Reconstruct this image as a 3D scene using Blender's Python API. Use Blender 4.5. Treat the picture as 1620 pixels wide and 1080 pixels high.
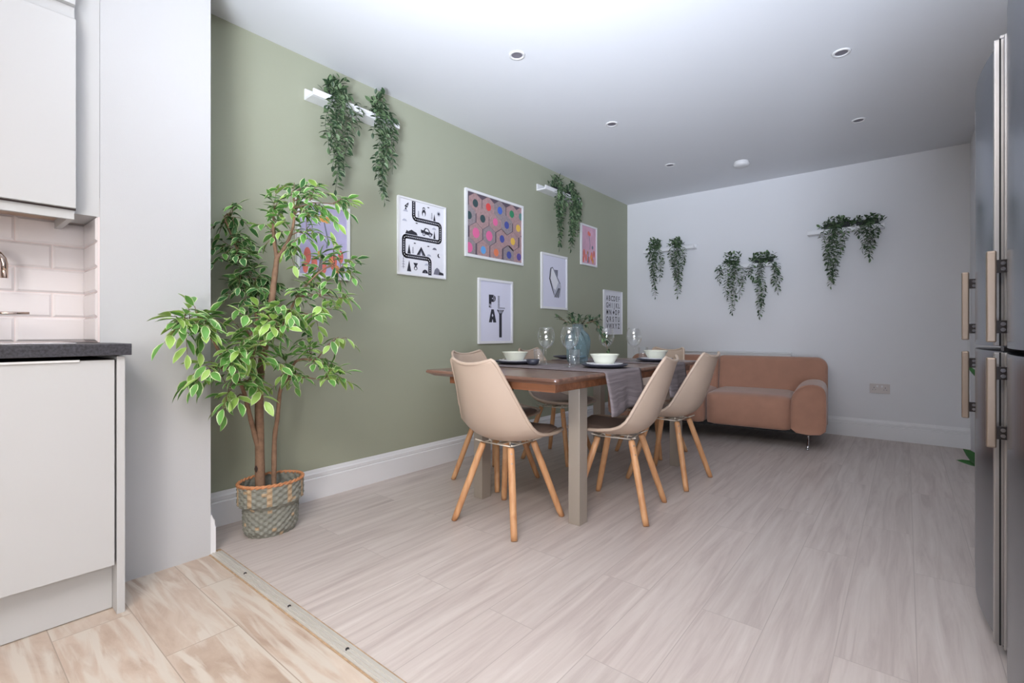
import bpy, math, random
from mathutils import Vector, Matrix
random.seed(7)
PI = math.pi
S = bpy.context.scene
for o in list(bpy.data.objects): bpy.data.objects.remove(o, do_unlink=True)
C = S.collection

# ------------------------------------------------------------ camera
cd = bpy.data.cameras.new('camera'); cam = bpy.data.objects.new('camera', cd); C.objects.link(cam)
cd.sensor_width = 36.0; cd.lens = 36.0*763.2/1620.0
cd.shift_y = -12.96/1620.0
cd.clip_start = 0.02
cam.location = (2.635, -5.4537, 0.95)
cam.rotation_euler = (PI/2, 0, 0.6848)
S.camera = cam

# ------------------------------------------------------------ world, lights, exposure
S.view_settings.view_transform = 'Standard'
S.view_settings.look = 'None'
S.view_settings.gamma = 1.0
S.view_settings.exposure = 0.0
w = bpy.data.worlds.new('world'); S.world = w; w.use_nodes = True
w.node_tree.nodes['Background'].inputs[0].default_value = (0.75, 0.82, 1.0, 1)
w.node_tree.nodes['Background'].inputs[1].default_value = 0.3

def area_light(name, loc, target, sx, sy, power, col, spread=PI):
    l = bpy.data.lights.new(name, 'AREA'); l.shape = 'RECTANGLE'; l.size = sx; l.size_y = sy
    l.energy = power; l.color = col; l.spread = spread
    o = bpy.data.objects.new(name, l); C.objects.link(o); o.location = loc
    o.rotation_euler = (Vector(target)-Vector(loc)).to_track_quat('-Z', 'Y').to_euler()
    return o
# bright kitchen ceiling lights behind the photographer, the soft key of the room
area_light('kitchen_light', (2.25, -5.85, 2.46), (1.45, -4.25, 0.0), 1.6, 0.8, 50, (1.0, 0.945, 0.90), 2.35)
# added uplight standing in for a flash bounced off the white ceiling
area_light('bounced_flash', (2.4, -5.95, 0.75), (1.78, -4.55, 2.5), 0.5, 0.4, 36, (0.87, 0.92, 1.0), 1.45)
# added unseen fill behind the camera, aimed up to brighten the far ceiling
area_light('ceiling_fill', (3.1, -6.9, 0.7), (1.8, -3.5, 2.5), 1.0, 0.8, 44, (0.72, 0.82, 1.0), 1.2)

# made-up side fill behind the camera, lifting the lower partition and cabinet fronts
area_light('side_fill', (3.55, -6.9, 1.15), (0.6, -4.9, 0.55), 1.2, 1.2, 36, (1.0, 0.96, 0.93), 2.2)

# ------------------------------------------------------------ materials
def srgb(r, g, b):
    f = lambda c: (c/255.0)/12.92 if c <= 10 else (((c/255.0)+0.055)/1.055)**2.4
    return (f(r), f(g), f(b), 1)
def mat(name, col, rough=0.5, metal=0.0, noise=0.0, nscale=30, bump=0.0, bscale=200, trans=0.0, ior=1.45, coat=0.0, sheen=0.0, spec=0.5):
    m = bpy.data.materials.new(name); m.use_nodes = True
    nt = m.node_tree; b = nt.nodes['Principled BSDF']
    b.inputs['Roughness'].default_value = rough; b.inputs['Metallic'].default_value = metal
    b.inputs['Transmission Weight'].default_value = trans; b.inputs['IOR'].default_value = ior
    b.inputs['Coat Weight'].default_value = coat; b.inputs['Sheen Weight'].default_value = sheen
    b.inputs['Specular IOR Level'].default_value = spec
    b.inputs['Base Color'].default_value = col
    tc = nt.nodes.new('ShaderNodeTexCoord')
    if noise > 0:
        n = nt.nodes.new('ShaderNodeTexNoise'); n.inputs['Scale'].default_value = nscale; n.inputs['Detail'].default_value = 5
        nt.links.new(tc.outputs['Object'], n.inputs['Vector'])
        r = nt.nodes.new('ShaderNodeValToRGB')
        r.color_ramp.elements[0].position = 0.3; r.color_ramp.elements[1].position = 0.7
        r.color_ramp.elements[0].color = tuple(c*(1-noise) for c in col[:3])+(1,)
        r.color_ramp.elements[1].color = tuple(min(1, c*(1+noise)) for c in col[:3])+(1,)
        nt.links.new(n.outputs['Fac'], r.inputs['Fac']); nt.links.new(r.outputs['Color'], b.inputs['Base Color'])
    if bump > 0:
        n = nt.nodes.new('ShaderNodeTexNoise'); n.inputs['Scale'].default_value = bscale; n.inputs['Detail'].default_value = 3
        nt.links.new(tc.outputs['Object'], n.inputs['Vector'])
        bp = nt.nodes.new('ShaderNodeBump'); bp.inputs['Strength'].default_value = bump; bp.inputs['Distance'].default_value = 0.002
        nt.links.new(n.outputs['Fac'], bp.inputs['Height']); nt.links.new(bp.outputs['Normal'], b.inputs['Normal'])
    return m

def plank_mat(name, along_y, width, length, cols, mortar, rough, streak, patch=None):
    """planks laid in staggered rows with stretched wood grain"""
    m = bpy.data.materials.new(name); m.use_nodes = True; nt = m.node_tree; N = nt.nodes; Lk = nt.links
    b = N['Principled BSDF']; b.inputs['Roughness'].default_value = rough
    g = N.new('ShaderNodeNewGeometry'); sp = N.new('ShaderNodeSeparateXYZ'); Lk.new(g.outputs['Position'], sp.inputs[0])
    cb = N.new('ShaderNodeCombineXYZ')
    Lk.new(sp.outputs['Y' if along_y else 'X'], cb.inputs['X']); Lk.new(sp.outputs['X' if along_y else 'Y'], cb.inputs['Y'])
    br = N.new('ShaderNodeTexBrick'); br.offset = 0.37; br.offset_frequency = 2; br.squash = 1
    br.inputs['Scale'].default_value = 1.0; br.inputs['Brick Width'].default_value = length; br.inputs['Row Height'].default_value = width
    br.inputs['Mortar Size'].default_value = 0.0016; br.inputs['Mortar Smooth'].default_value = 0.3; br.inputs['Bias'].default_value = 0.0
    br.inputs['Color1'].default_value = (0, 0, 0, 1); br.inputs['Color2'].default_value = (1, 1, 1, 1); br.inputs['Mortar'].default_value = (0.5, 0.5, 0.5, 1)
    Lk.new(cb.outputs[0], br.inputs['Vector'])
    # grain
    mp = N.new('ShaderNodeMapping'); mp.inputs['Scale'].default_value = (streak[0], streak[1], 1); Lk.new(cb.outputs[0], mp.inputs['Vector'])
    ad = N.new('ShaderNodeVectorMath'); ad.operation = 'ADD'; Lk.new(mp.outputs[0], ad.inputs[0])
    sc = N.new('ShaderNodeVectorMath'); sc.operation = 'SCALE'; sc.inputs['Scale'].default_value = 37.0
    Lk.new(br.outputs['Color'], sc.inputs[0]); Lk.new(sc.outputs[0], ad.inputs[1])
    n = N.new('ShaderNodeTexNoise'); n.inputs['Scale'].default_value = 1.0; n.inputs['Detail'].default_value = 8; n.inputs['Roughness'].default_value = 0.62
    n.inputs['Distortion'].default_value = 0.7
    Lk.new(ad.outputs[0], n.inputs['Vector'])
    r = N.new('ShaderNodeValToRGB'); Lk.new(n.outputs['Fac'], r.inputs['Fac'])
    e = r.color_ramp.elements; e[0].position = 0.28; e[0].color = cols[0]; e[1].position = 0.72; e[1].color = cols[2]
    k = e.new(0.5); k.color = cols[1]
    hv = N.new('ShaderNodeHueSaturation'); Lk.new(r.outputs['Color'], hv.inputs['Color'])
    mr = N.new('ShaderNodeMapRange'); mr.inputs['To Min'].default_value = 0.96; mr.inputs['To Max'].default_value = 1.03
    Lk.new(br.outputs['Color'], mr.inputs['Value']); Lk.new(mr.outputs[0], hv.inputs['Value'])
    last = hv.outputs['Color']
    if patch:
        n2 = N.new('ShaderNodeTexNoise'); n2.inputs['Scale'].default_value = patch[0]; n2.inputs['Detail'].default_value = 6; n2.inputs['Distortion'].default_value = 1.2
        mp2 = N.new('ShaderNodeMapping'); mp2.inputs['Scale'].default_value = (1, 3.0, 1)
        Lk.new(ad.outputs[0], mp2.inputs['Vector']); Lk.new(mp2.outputs[0], n2.inputs['Vector'])
        r2 = N.new('ShaderNodeValToRGB'); r2.color_ramp.elements[0].position = 0.45; r2.color_ramp.elements[1].position = 0.58
        Lk.new(n2.outputs['Fac'], r2.inputs['Fac'])
        mx = N.new('ShaderNodeMix'); mx.data_type = 'RGBA'; Lk.new(r2.outputs['Color'], mx.inputs['Factor'])
        Lk.new(last, mx.inputs['A']); mx.inputs['B'].default_value = patch[1]; last = mx.outputs['Result']
    mm = N.new('ShaderNodeMix'); mm.data_type = 'RGBA'; Lk.new(br.outputs['Fac'], mm.inputs['Factor']); Lk.new(last, mm.inputs['A'])
    mm.inputs['B'].default_value = mortar; Lk.new(mm.outputs['Result'], b.inputs['Base Color'])
    bp = N.new('ShaderNodeBump'); bp.inputs['Strength'].default_value = 0.12; bp.inputs['Distance'].default_value = 0.002
    Lk.new(n.outputs['Fac'], bp.inputs['Height']); Lk.new(bp.outputs['Normal'], b.inputs['Normal'])
    return m

def wood_mat(name, c1, c2, axis='X', scale=14, stretch=12, rough=0.35, coat=0.0):
    m = bpy.data.materials.new(name); m.use_nodes = True; nt = m.node_tree; N = nt.nodes; Lk = nt.links
    b = N['Principled BSDF']; b.inputs['Roughness'].default_value = rough; b.inputs['Coat Weight'].default_value = coat
    tc = N.new('ShaderNodeTexCoord'); mp = N.new('ShaderNodeMapping')
    s = [stretch]*3; s['XYZ'.index(axis)] = 1.0
    mp.inputs['Scale'].default_value = s; Lk.new(tc.outputs['Object'], mp.inputs['Vector'])
    n = N.new('ShaderNodeTexNoise'); n.inputs['Scale'].default_value = scale/6; n.inputs['Detail'].default_value = 7; n.inputs['Distortion'].default_value = 0.6
    Lk.new(mp.outputs[0], n.inputs['Vector'])
    r = N.new('ShaderNodeValToRGB'); r.color_ramp.elements[0].position = 0.32; r.color_ramp.elements[1].position = 0.68
    r.color_ramp.elements[0].color = c1; r.color_ramp.elements[1].color = c2
    Lk.new(n.outputs['Fac'], r.inputs['Fac']); Lk.new(r.outputs['Color'], b.inputs['Base Color'])
    return m

M = {}
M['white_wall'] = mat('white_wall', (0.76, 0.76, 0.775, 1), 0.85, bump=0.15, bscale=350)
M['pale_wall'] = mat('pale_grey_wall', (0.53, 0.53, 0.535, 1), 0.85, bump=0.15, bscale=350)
M['ceiling'] = mat('ceiling_paint', (0.72, 0.73, 0.755, 1), 0.9)
M['green_wall'] = mat('sage_paint', (0.362, 0.378, 0.285, 1), 0.8, bump=0.2, bscale=350)
M['gloss_white'] = mat('gloss_white', (0.78, 0.78, 0.78, 1), 0.35)
M['skirting'] = mat('skirting_paint', (0.78, 0.78, 0.79, 1), 0.4)
M['cabinet'] = mat('cabinet_pale_grey', (0.52, 0.517, 0.512, 1), 0.45)
M['cabinet_under'] = mat('cabinet_underside', srgb(190, 165, 145), 0.6)
M['gap'] = mat('shadow_gap', srgb(70, 58, 58), 0.8)
M['worktop'] = mat('black_worktop', srgb(58, 57, 62), 0.45, noise=0.5, nscale=140)
M['floor'] = plank_mat('grey_laminate', True, 0.19, 1.25, (srgb(176, 162, 156), srgb(196, 184, 177), srgb(208, 198, 191)), srgb(176, 164, 157), 0.42, (1.6, 26))
M['kfloor'] = plank_mat('stone_look_laminate', False, 0.20, 0.95, (srgb(166, 142, 124), srgb(192, 171, 153), srgb(208, 192, 176)), srgb(165, 148, 132), 0.4, (2.8, 8), patch=(0.8, srgb(204, 192, 178)))
M['trim_metal'] = mat('threshold_aluminium', srgb(214, 208, 200), 0.35, metal=0.35)
M['glue'] = mat('brown_floor_edge', srgb(176, 148, 118), 0.7, noise=0.25, nscale=40)
M['frame'] = mat('white_frame', (0.80, 0.80, 0.81, 1), 0.4)
M['paper'] = mat('white_paper', srgb(232, 232, 238), 0.6)
M['paper_lilac'] = mat('pale_lilac_paper', srgb(222, 222, 238), 0.6)
M['ink'] = mat('black_ink', srgb(48, 48, 58), 0.6)
M['ink_mid'] = mat('grey_ink', srgb(120, 120, 134), 0.6)
M['ink_light'] = mat('pale_grey_ink', srgb(186, 188, 202), 0.6)
M['shell'] = mat('beige_shell', srgb(190, 169, 151), 0.42, bump=0.08, bscale=500)
M['pad'] = mat('taupe_leatherette', srgb(142, 122, 112), 0.5, bump=0.2, bscale=300)
M['beech'] = wood_mat('beech_leg', srgb(196, 140, 96), srgb(222, 172, 126), 'Z', 18, 10, 0.4)
M['wire'] = mat('cream_metal', srgb(222, 214, 200), 0.35, metal=0.2)
M['screw'] = mat('screw_steel', srgb(190, 185, 180), 0.3, metal=0.9)
M['tabletop'] = wood_mat('walnut_top', srgb(96, 68, 56), srgb(134, 102, 86), 'X', 16, 14, 0.32, 0.25)
M['apron'] = wood_mat('walnut_apron', srgb(112, 70, 46), srgb(150, 98, 68), 'X', 16, 14, 0.4, 0.1)
M['table_leg'] = mat('satin_grey_metal', srgb(172, 162, 150), 0.38, metal=0.25)
M['bowl'] = mat('cream_stoneware', srgb(226, 228, 212), 0.3)
M['plate_white'] = mat('white_stoneware', srgb(224, 224, 230), 0.25)
M['plate_dark'] = mat('charcoal_stoneware', srgb(62, 64, 76), 0.35)
M['cutlery'] = mat('polished_steel', srgb(210, 205, 200), 0.2, metal=1)
M['napkin'] = mat('grey_glaze', srgb(110, 108, 122), 0.3)
def ribbed(m, freq, strength, dark):
    # woven ribs running across the cloth, following its length over the edge
    nt = m.node_tree; N = nt.nodes; Lk = nt.links; b = N['Principled BSDF']
    g = N.new('ShaderNodeTexCoord'); sp = N.new('ShaderNodeSeparateXYZ'); Lk.new(g.outputs['Object'], sp.inputs[0])
    ad = N.new('ShaderNodeMath'); ad.operation = 'ADD'; Lk.new(sp.outputs['X'], ad.inputs[0]); Lk.new(sp.outputs['Z'], ad.inputs[1])
    cb = N.new('ShaderNodeCombineXYZ'); Lk.new(ad.outputs[0], cb.inputs['X']); sc = N.new('ShaderNodeMath'); sc.operation = 'MULTIPLY'; sc.inputs[1].default_value = 0.03
    Lk.new(sp.outputs['Y'], sc.inputs[0]); Lk.new(sc.outputs[0], cb.inputs['Y'])
    n = N.new('ShaderNodeTexNoise'); n.inputs['Scale'].default_value = freq; n.inputs['Detail'].default_value = 3; Lk.new(cb.outputs[0], n.inputs['Vector'])
    r = N.new('ShaderNodeValToRGB'); c = b.inputs['Base Color'].default_value
    r.color_ramp.elements[0].position = 0.35; r.color_ramp.elements[1].position = 0.65
    r.color_ramp.elements[0].color = (c[0]*dark, c[1]*dark, c[2]*dark, 1); r.color_ramp.elements[1].color = tuple(c)
    Lk.new(n.outputs['Fac'], r.inputs['Fac']); Lk.new(r.outputs['Color'], b.inputs['Base Color'])
    bp = N.new('ShaderNodeBump'); bp.inputs['Strength'].default_value = strength; bp.inputs['Distance'].default_value = 0.004
    Lk.new(n.outputs['Fac'], bp.inputs['Height']); Lk.new(bp.outputs['Normal'], b.inputs['Normal'])
    return m
M['runner'] = ribbed(mat('runner_cloth', srgb(132, 122, 124), 0.9), 90, 0.6, 0.62)
def glass(name, col, rough=0.0, alpha=0.75, tint=(0.985, 0.99, 0.99, 1)):
    m = bpy.data.materials.new(name); m.use_nodes = True; nt = m.node_tree
    nt.nodes.remove(nt.nodes['Principled BSDF']); out = nt.nodes['Material Output']
    g = nt.nodes.new('ShaderNodeBsdfGlossy'); g.inputs['Roughness'].default_value = 0.04; g.inputs['Color'].default_value = (1, 1, 1, 1)
    t = nt.nodes.new('ShaderNodeBsdfTransparent'); t.inputs['Color'].default_value = tint
    lw = nt.nodes.new('ShaderNodeLayerWeight'); lw.inputs['Blend'].default_value = 0.5
    pw = nt.nodes.new('ShaderNodeMath'); pw.operation = 'POWER'; pw.inputs[1].default_value = 2.6; nt.links.new(lw.outputs['Facing'], pw.inputs[0])
    ma = nt.nodes.new('ShaderNodeMath'); ma.operation = 'MULTIPLY_ADD'; ma.inputs[1].default_value = 0.55; ma.inputs[2].default_value = 0.06; nt.links.new(pw.outputs[0], ma.inputs[0])
    mx = nt.nodes.new('ShaderNodeMixShader'); nt.links.new(ma.outputs[0], mx.inputs[0])
    nt.links.new(t.outputs[0], mx.inputs[1]); nt.links.new(g.outputs[0], mx.inputs[2])
    last = mx
    if col:
        d = nt.nodes.new('ShaderNodeBsdfDiffuse'); d.inputs['Color'].default_value = col
        m2 = nt.nodes.new('ShaderNodeMixShader'); m2.inputs[0].default_value = 1-alpha
        nt.links.new(mx.outputs[0], m2.inputs[1]); nt.links.new(d.outputs[0], m2.inputs[2]); last = m2
    nt.links.new(last.outputs[0], out.inputs['Surface'])
    return m
M['glass'] = glass('clear_glass', None)
M['vase'] = glass('blue_glass', srgb(112, 138, 148), alpha=0.74, tint=(0.78, 0.87, 0.90, 1))
M['sofa'] = mat('tan_velour', srgb(168, 124, 103), 0.85, noise=0.07, nscale=9, bump=0.4, bscale=260, sheen=0.4)
M['chrome'] = mat('chrome', srgb(215, 215, 220), 0.12, metal=1)
M['steel'] = mat('fridge_steel', srgb(118, 122, 130), 0.24, metal=0.85)
M['silver'] = mat('silver_trim', srgb(172, 168, 166), 0.36, metal=0.75)
M['handle'] = mat('handle_steel', srgb(158, 142, 128), 0.42, metal=0.8)
M['bracket'] = mat('dark_bracket', srgb(58, 54, 54), 0.35, metal=0.6)
M['fridge_body'] = mat('fridge_side', srgb(105, 108, 114), 0.5, metal=0.3)
M['rubber'] = mat('black_rubber', srgb(30, 30, 32), 0.7)
M['plastic'] = mat('white_plastic', srgb(225, 224, 224), 0.35)
M['lamp_inside'] = mat('lamp_recess', srgb(120, 116, 124), 0.5)
M['tap'] = mat('tap_chrome', srgb(200, 180, 168), 0.12, metal=1)
M['tile'] = mat('white_metro_tile', srgb(228, 222, 222), 0.15, coat=0.3)
M['grout'] = mat('tile_grout', srgb(222, 208, 206), 0.8)
M['bark'] = mat('trunk_bark', srgb(142, 112, 90), 0.8, noise=0.2, nscale=40, bump=0.5, bscale=80)
M['twig'] = mat('thin_twig', srgb(128, 102, 82), 0.8)
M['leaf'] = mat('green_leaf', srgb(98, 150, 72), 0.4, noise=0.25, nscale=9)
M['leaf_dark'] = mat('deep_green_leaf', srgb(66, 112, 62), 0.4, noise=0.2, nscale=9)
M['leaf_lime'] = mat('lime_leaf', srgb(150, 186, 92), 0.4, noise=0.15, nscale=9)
M['leaf_edge'] = mat('cream_leaf_edge', srgb(206, 222, 168), 0.45)
M['ivy'] = mat('dark_trailing_leaf', srgb(50, 72, 50), 0.5, noise=0.3, nscale=20)
M['ivy_light'] = mat('mid_trailing_leaf', srgb(96, 120, 84), 0.5, noise=0.2, nscale=20)
M['ivy_edge'] = mat('pale_trailing_leaf_edge', srgb(150, 166, 132), 0.5)
M['pot_dark'] = mat('black_planter', srgb(36, 36, 42), 0.6)
M['soil'] = mat('dark_soil', srgb(40, 34, 30), 0.95)
M['weave'] = mat('grey_green_weave', srgb(134, 134, 124), 0.75, noise=0.2, nscale=60)
M['weave_tan'] = mat('tan_weave', srgb(176, 152, 122), 0.75, noise=0.2, nscale=60)
M['rim'] = mat('orange_cane_rim', srgb(196, 134, 92), 0.55, noise=0.15, nscale=50)
M['dark_hole'] = mat('knot', srgb(60, 46, 40), 0.9)

# ------------------------------------------------------------ mesh builder
class MB:
    def __init__(self): self.v = []; self.f = []; self.m = []; self.sm = []
    def add(self, vs, fs, mi=0, smooth=False):
        b = len(self.v); self.v += [tuple(p) for p in vs]
        for f in fs: self.f.append([i+b for i in f]); self.m.append(mi); self.sm.append(smooth)
    def box(self, x0, x1, y0, y1, z0, z1, mi=0):
        vs = [(x, y, z) for x in (x0, x1) for y in (y0, y1) for z in (z0, z1)]
        self.add(vs, [(0, 1, 3, 2), (4, 6, 7, 5), (0, 4, 5, 1), (2, 3, 7, 6), (0, 2, 6, 4), (1, 5, 7, 3)], mi)
    def tube(self, pts, rad, n=10, mi=0, caps=True):
        pts = [Vector(p) for p in pts]
        if not isinstance(rad, (list, tuple)): rad = [rad]*len(pts)
        vs = []; up = None
        for i, p in enumerate(pts):
            d = (pts[min(i+1, len(pts)-1)]-pts[max(i-1, 0)]).normalized()
            if up is None: up = Vector((0, 0, 1)) if abs(d.z) < 0.9 else Vector((1, 0, 0))
            a = d.cross(up).normalized(); up = a.cross(d).normalized()
            for k in range(n):
                t = 2*PI*k/n; vs.append(p+(a*math.cos(t)+up*math.sin(t))*rad[i])
        fs = [(i*n+k, i*n+(k+1) % n, (i+1)*n+(k+1) % n, (i+1)*n+k) for i in range(len(pts)-1) for k in range(n)]
        self.add(vs, fs, mi, True)
        if caps:
            self.add(vs[:n], [tuple(range(n))], mi); self.add(vs[-n:], [tuple(reversed(range(n)))], mi)
    def lathe(self, prof, c=(0, 0, 0), n=32, mi=0, sx=1, sy=1, smooth=True):
        vs = [(c[0]+r*math.cos(2*PI*k/n)*sx, c[1]+r*math.sin(2*PI*k/n)*sy, c[2]+z) for r, z in prof for k in range(n)]
        fs = [(i*n+k, i*n+(k+1) % n, (i+1)*n+(k+1) % n, (i+1)*n+k) for i in range(len(prof)-1) for k in range(n)]
        self.add(vs, fs, mi, smooth)
    def prism(self, poly, axis, a, b, mi=0):
        """extrude a 2-D polygon along an axis between a and b; poly in the other two axes in order"""
        def P(u, v, w): return {'x': (w, u, v), 'y': (u, w, v), 'z': (u, v, w)}[axis]
        n = len(poly); vs = [P(u, v, a) for u, v in poly]+[P(u, v, b) for u, v in poly]
        fs = [tuple(range(n)), tuple(reversed(range(n, 2*n)))]+[(i, i+n, (i+1) % n+n, (i+1) % n) for i in range(n)]
        self.add(vs, fs, mi)
    def grid(self, fn, nu, nv, mi=0, smooth=True):
        vs = [fn(i/nu, j/nv) for j in range(nv+1) for i in range(nu+1)]
        fs = [(j*(nu+1)+i, j*(nu+1)+i+1, (j+1)*(nu+1)+i+1, (j+1)*(nu+1)+i) for j in range(nv) for i in range(nu)]
        self.add(vs, fs, mi, smooth)
    def build(self, name, mats, parent=None, bevel=0, loc=None, fix=True, seg=2, subsurf=0, solid=0):
        me = bpy.data.meshes.new(name); me.from_pydata(self.v, [], self.f)
        if not isinstance(mats, (list, tuple)): mats = [mats]
        for mt in mats: me.materials.append(mt)
        me.polygons.foreach_set('material_index', self.m); me.polygons.foreach_set('use_smooth', self.sm)
        me.update()
        if fix:
            import bmesh
            bm = bmesh.new(); bm.from_mesh(me)
            bmesh.ops.remove_doubles(bm, verts=bm.verts, dist=1e-6)
            bmesh.ops.recalc_face_normals(bm, faces=bm.faces); bm.to_mesh(me); bm.free()
        o = bpy.data.objects.new(name, me); C.objects.link(o)
        if parent: o.parent = parent
        if loc: o.location = loc
        if solid:
            md = o.modifiers.new('solid', 'SOLIDIFY'); md.thickness = solid; md.offset = 0
        if bevel:
            md = o.modifiers.new('bevel', 'BEVEL'); md.width = bevel; md.segments = seg; md.limit_method = 'ANGLE'; md.angle_limit = 0.7
        if subsurf:
            md = o.modifiers.new('sub', 'SUBSURF'); md.levels = subsurf; md.render_levels = subsurf
        return o
def tag(o, label, cat, group=None, kind=None):
    if label: o['label'] = label
    if cat: o['category'] = cat
    if group: o['group'] = group
    if kind: o['kind'] = kind
    return o
def thing(name, label, cat, loc=(0, 0, 0), rz=0, group=None):
    o = bpy.data.objects.new(name, None); C.objects.link(o); o.empty_display_size = 0.1
    o.location = loc; o.rotation_euler = (0, 0, rz)
    return tag(o, label, cat, group)
def struct(o, label=None): o['kind'] = 'structure'; o['label'] = label or o.name.replace('_', ' '); return o
def copy_tree(o, parent=None):
    c = o.copy(); C.objects.link(c); c.parent = parent
    for ch in list(o.children): copy_tree(ch, c)
    return c
def boxobj(name, m, dims, parent=None, bevel=0):
    b = MB(); b.box(*dims); return b.build(name, m, parent, bevel)

# ------------------------------------------------------------ the room
CEIL = 2.514; NX = 0.3235; NY = -4.668; TX = 0.10   # ceiling height; partition nib face and end; tiled wall plane
struct(boxobj('floor', M['floor'], (-0.12, 3.75, -4.645, 0.12, -0.10, 0.0)), 'pale grey oak laminate floor of the dining area')
o = MB(); o.box(-0.12, 3.75, -8.2, -4.645, -0.10, 0.0)
struct(o.build('floor_kitchen', M['kfloor']), 'beige stone look laminate floor of the kitchen')
struct(boxobj('ceiling', M['ceiling'], (-0.12, 3.75, -8.2, 0.12, CEIL, CEIL+0.1)), 'plain white ceiling')
struct(boxobj('wall_left', M['green_wall'], (-0.12, 0.0, NY, 0.0, 0, CEIL)), 'sage green painted wall of the dining area')
struct(boxobj('wall_back', M['white_wall'], (-0.12, 3.75, 0.0, 0.12, 0, CEIL)), 'white wall behind the sofa')
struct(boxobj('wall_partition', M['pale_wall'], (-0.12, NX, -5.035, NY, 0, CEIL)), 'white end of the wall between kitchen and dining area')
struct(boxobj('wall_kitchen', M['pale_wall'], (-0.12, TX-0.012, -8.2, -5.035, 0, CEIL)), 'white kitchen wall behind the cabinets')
b = MB(); b.box(3.045, 3.75, -2.1, 0.0, 0, CEIL); b.box(3.62, 3.75, -8.2, -2.1, 0, CEIL)
struct(b.build('wall_right', M['white_wall']), 'white wall on the right beyond the fridges')
struct(boxobj('wall_near', M['white_wall'], (-0.12, 3.75, -8.3, -8.2, 0, CEIL)), 'white wall behind the viewer')

def skirting_profile(h=0.168, t=0.02):
    return [(0, 0), (t, 0), (t, h*0.70), (t*0.72, h*0.735), (t*0.85, h*0.76), (t*0.85, h*0.86), (t*0.5, h*0.90), (t*0.42, h*0.94), (t*0.25, h), (0, h)]
pr = skirting_profile()
b = MB(); b.prism([(u, v) for u, v in pr], 'y', NY+0.02, -0.02)
struct(b.build('baseboard_left', M['skirting']), 'white moulded skirting board along the green wall')
b = MB(); b.prism([(-u, v) for u, v in pr], 'x', 0.0, 3.045)
struct(b.build('baseboard_back', M['skirting']), 'white moulded skirting board along the back wall')
b = MB(); b.prism([(NY+u, v) for u, v in pr], 'x', 0.0, NX)
struct(b.build('baseboard_partition', M['skirting']), 'white moulded skirting board on the partition end')
# threshold strip between the two floors
b = MB()
for dx, hz, w0, w1, mi in ((0, 0.0015, -0.030, 0.026, 1), (0, 0.004, -0.024, 0.020, 0), (0, 0.0065, -0.017, -0.012, 0), (0, 0.0065, -0.006, -0.001, 0), (0, 0.0065, 0.006, 0.010, 0)):
    b.box(NX-0.03 if mi else NX, 3.6, -4.645+w0, -4.645+w1, 0.0, hz, mi)
for x in (0.62, 0.98, 1.34, 1.70, 2.06): b.lathe([(0, 0.008), (0.005, 0.008), (0.006, 0.004)], (x, -4.647, 0), 12, 2)
struct(b.build('trim_1', [M['trim_metal'], M['glue'], M['bracket']]), 'metal threshold strip between the two floors')

# ------------------------------------------------------------ ceiling fittings
def downlight(x, y, label):
    t = thing('ceiling_downlight', label, 'ceiling light', (x, y, CEIL), 0, 'recessed ceiling downlights')
    b = MB(); b.lathe([(0.030, -0.001), (0.033, -0.006), (0.043, -0.006), (0.047, -0.0), (0.030, 0.0)], n=32); b.build('trim_ring', M['plastic'], t)
    b = MB(); b.lathe([(0.031, -0.002), (0.026, -0.0016), (0.0, -0.0012)], n=24); b.build('bulb', M['lamp_inside'], t)
    return t
downlight(0.941, -3.335, 'small recessed downlight in the ceiling nearest the first trailing-plant shelf')
downlight(0.932, -2.189, 'small recessed downlight in the ceiling above the middle of the dining table')
downlight(0.935, -1.049, 'small recessed downlight in the ceiling nearest the green wall corner')
downlight(2.356, -2.211, 'largest recessed downlight, in the ceiling near the fridges')
downlight(2.365, -1.102, 'small recessed downlight in the ceiling right of the smoke alarm')
t = thing('smoke_alarm', 'round white smoke alarm on the ceiling above the sofa', 'smoke alarm', (1.472, -0.718, CEIL))
b = MB(); b.lathe([(0.062, 0), (0.062, -0.012), (0.0, -0.012)], n=40); b.build('base', M['plastic'], t)
b = MB(); b.lathe([(0.066, -0.013), (0.068, -0.022), (0.060, -0.038), (0.030, -0.042), (0.0, -0.042)], n=40); b.build('cover', M['plastic'], t)

# ------------------------------------------------------------ wall socket, radiator
t = thing('wall_socket', 'white double wall socket low on the back wall', 'socket', (2.452, 0, 0.41))
b = MB(); b.box(-0.073, 0.073, -0.010, 0, 0, 0.086); b.build('plate', mat('socket_plastic', srgb(204, 196, 192), 0.4), t, 0.003)
for s in (-0.048, 0.048):
    b = MB(); b.box(s*0.35-0.007, s*0.35+0.007, -0.013, -0.0102, 0.055, 0.072); b.build('switch', M['plastic'], t, 0.001)
for s in (-0.040, 0.040):
    b = MB()
    b.box(s-0.003, s+0.003, -0.0115, -0.0101, 0.046, 0.056); b.box(s-0.013, s-0.007, -0.0115, -0.0101, 0.030, 0.035); b.box(s+0.007, s+0.013, -0.0115, -0.0101, 0.030, 0.035)
    b.build('socket_holes', M['ink_mid'], t)
t = thing('radiator', 'white radiator mostly hidden behind the tan sofa', 'radiator', (0, 0, 0))
b = MB()
b.box(0.60, 1.765, -0.068, -0.04, 0.17, 0.745)
for i in range(28): b.box(0.615+i*0.041, 0.64+i*0.041, -0.078, -0.068, 0.20, 0.72)
b.build('panel', M['gloss_white'], t, 0.003)
boxobj('top_grille', M['gloss_white'], (0.60, 1.765, -0.085, -0.03, 0.746, 0.758), t, 0.002)
for x in (0.75, 1.6): boxobj('bracket', M['gloss_white'], (x, x+0.03, -0.0395, 0.0, 0.3, 0.7), t)

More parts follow.
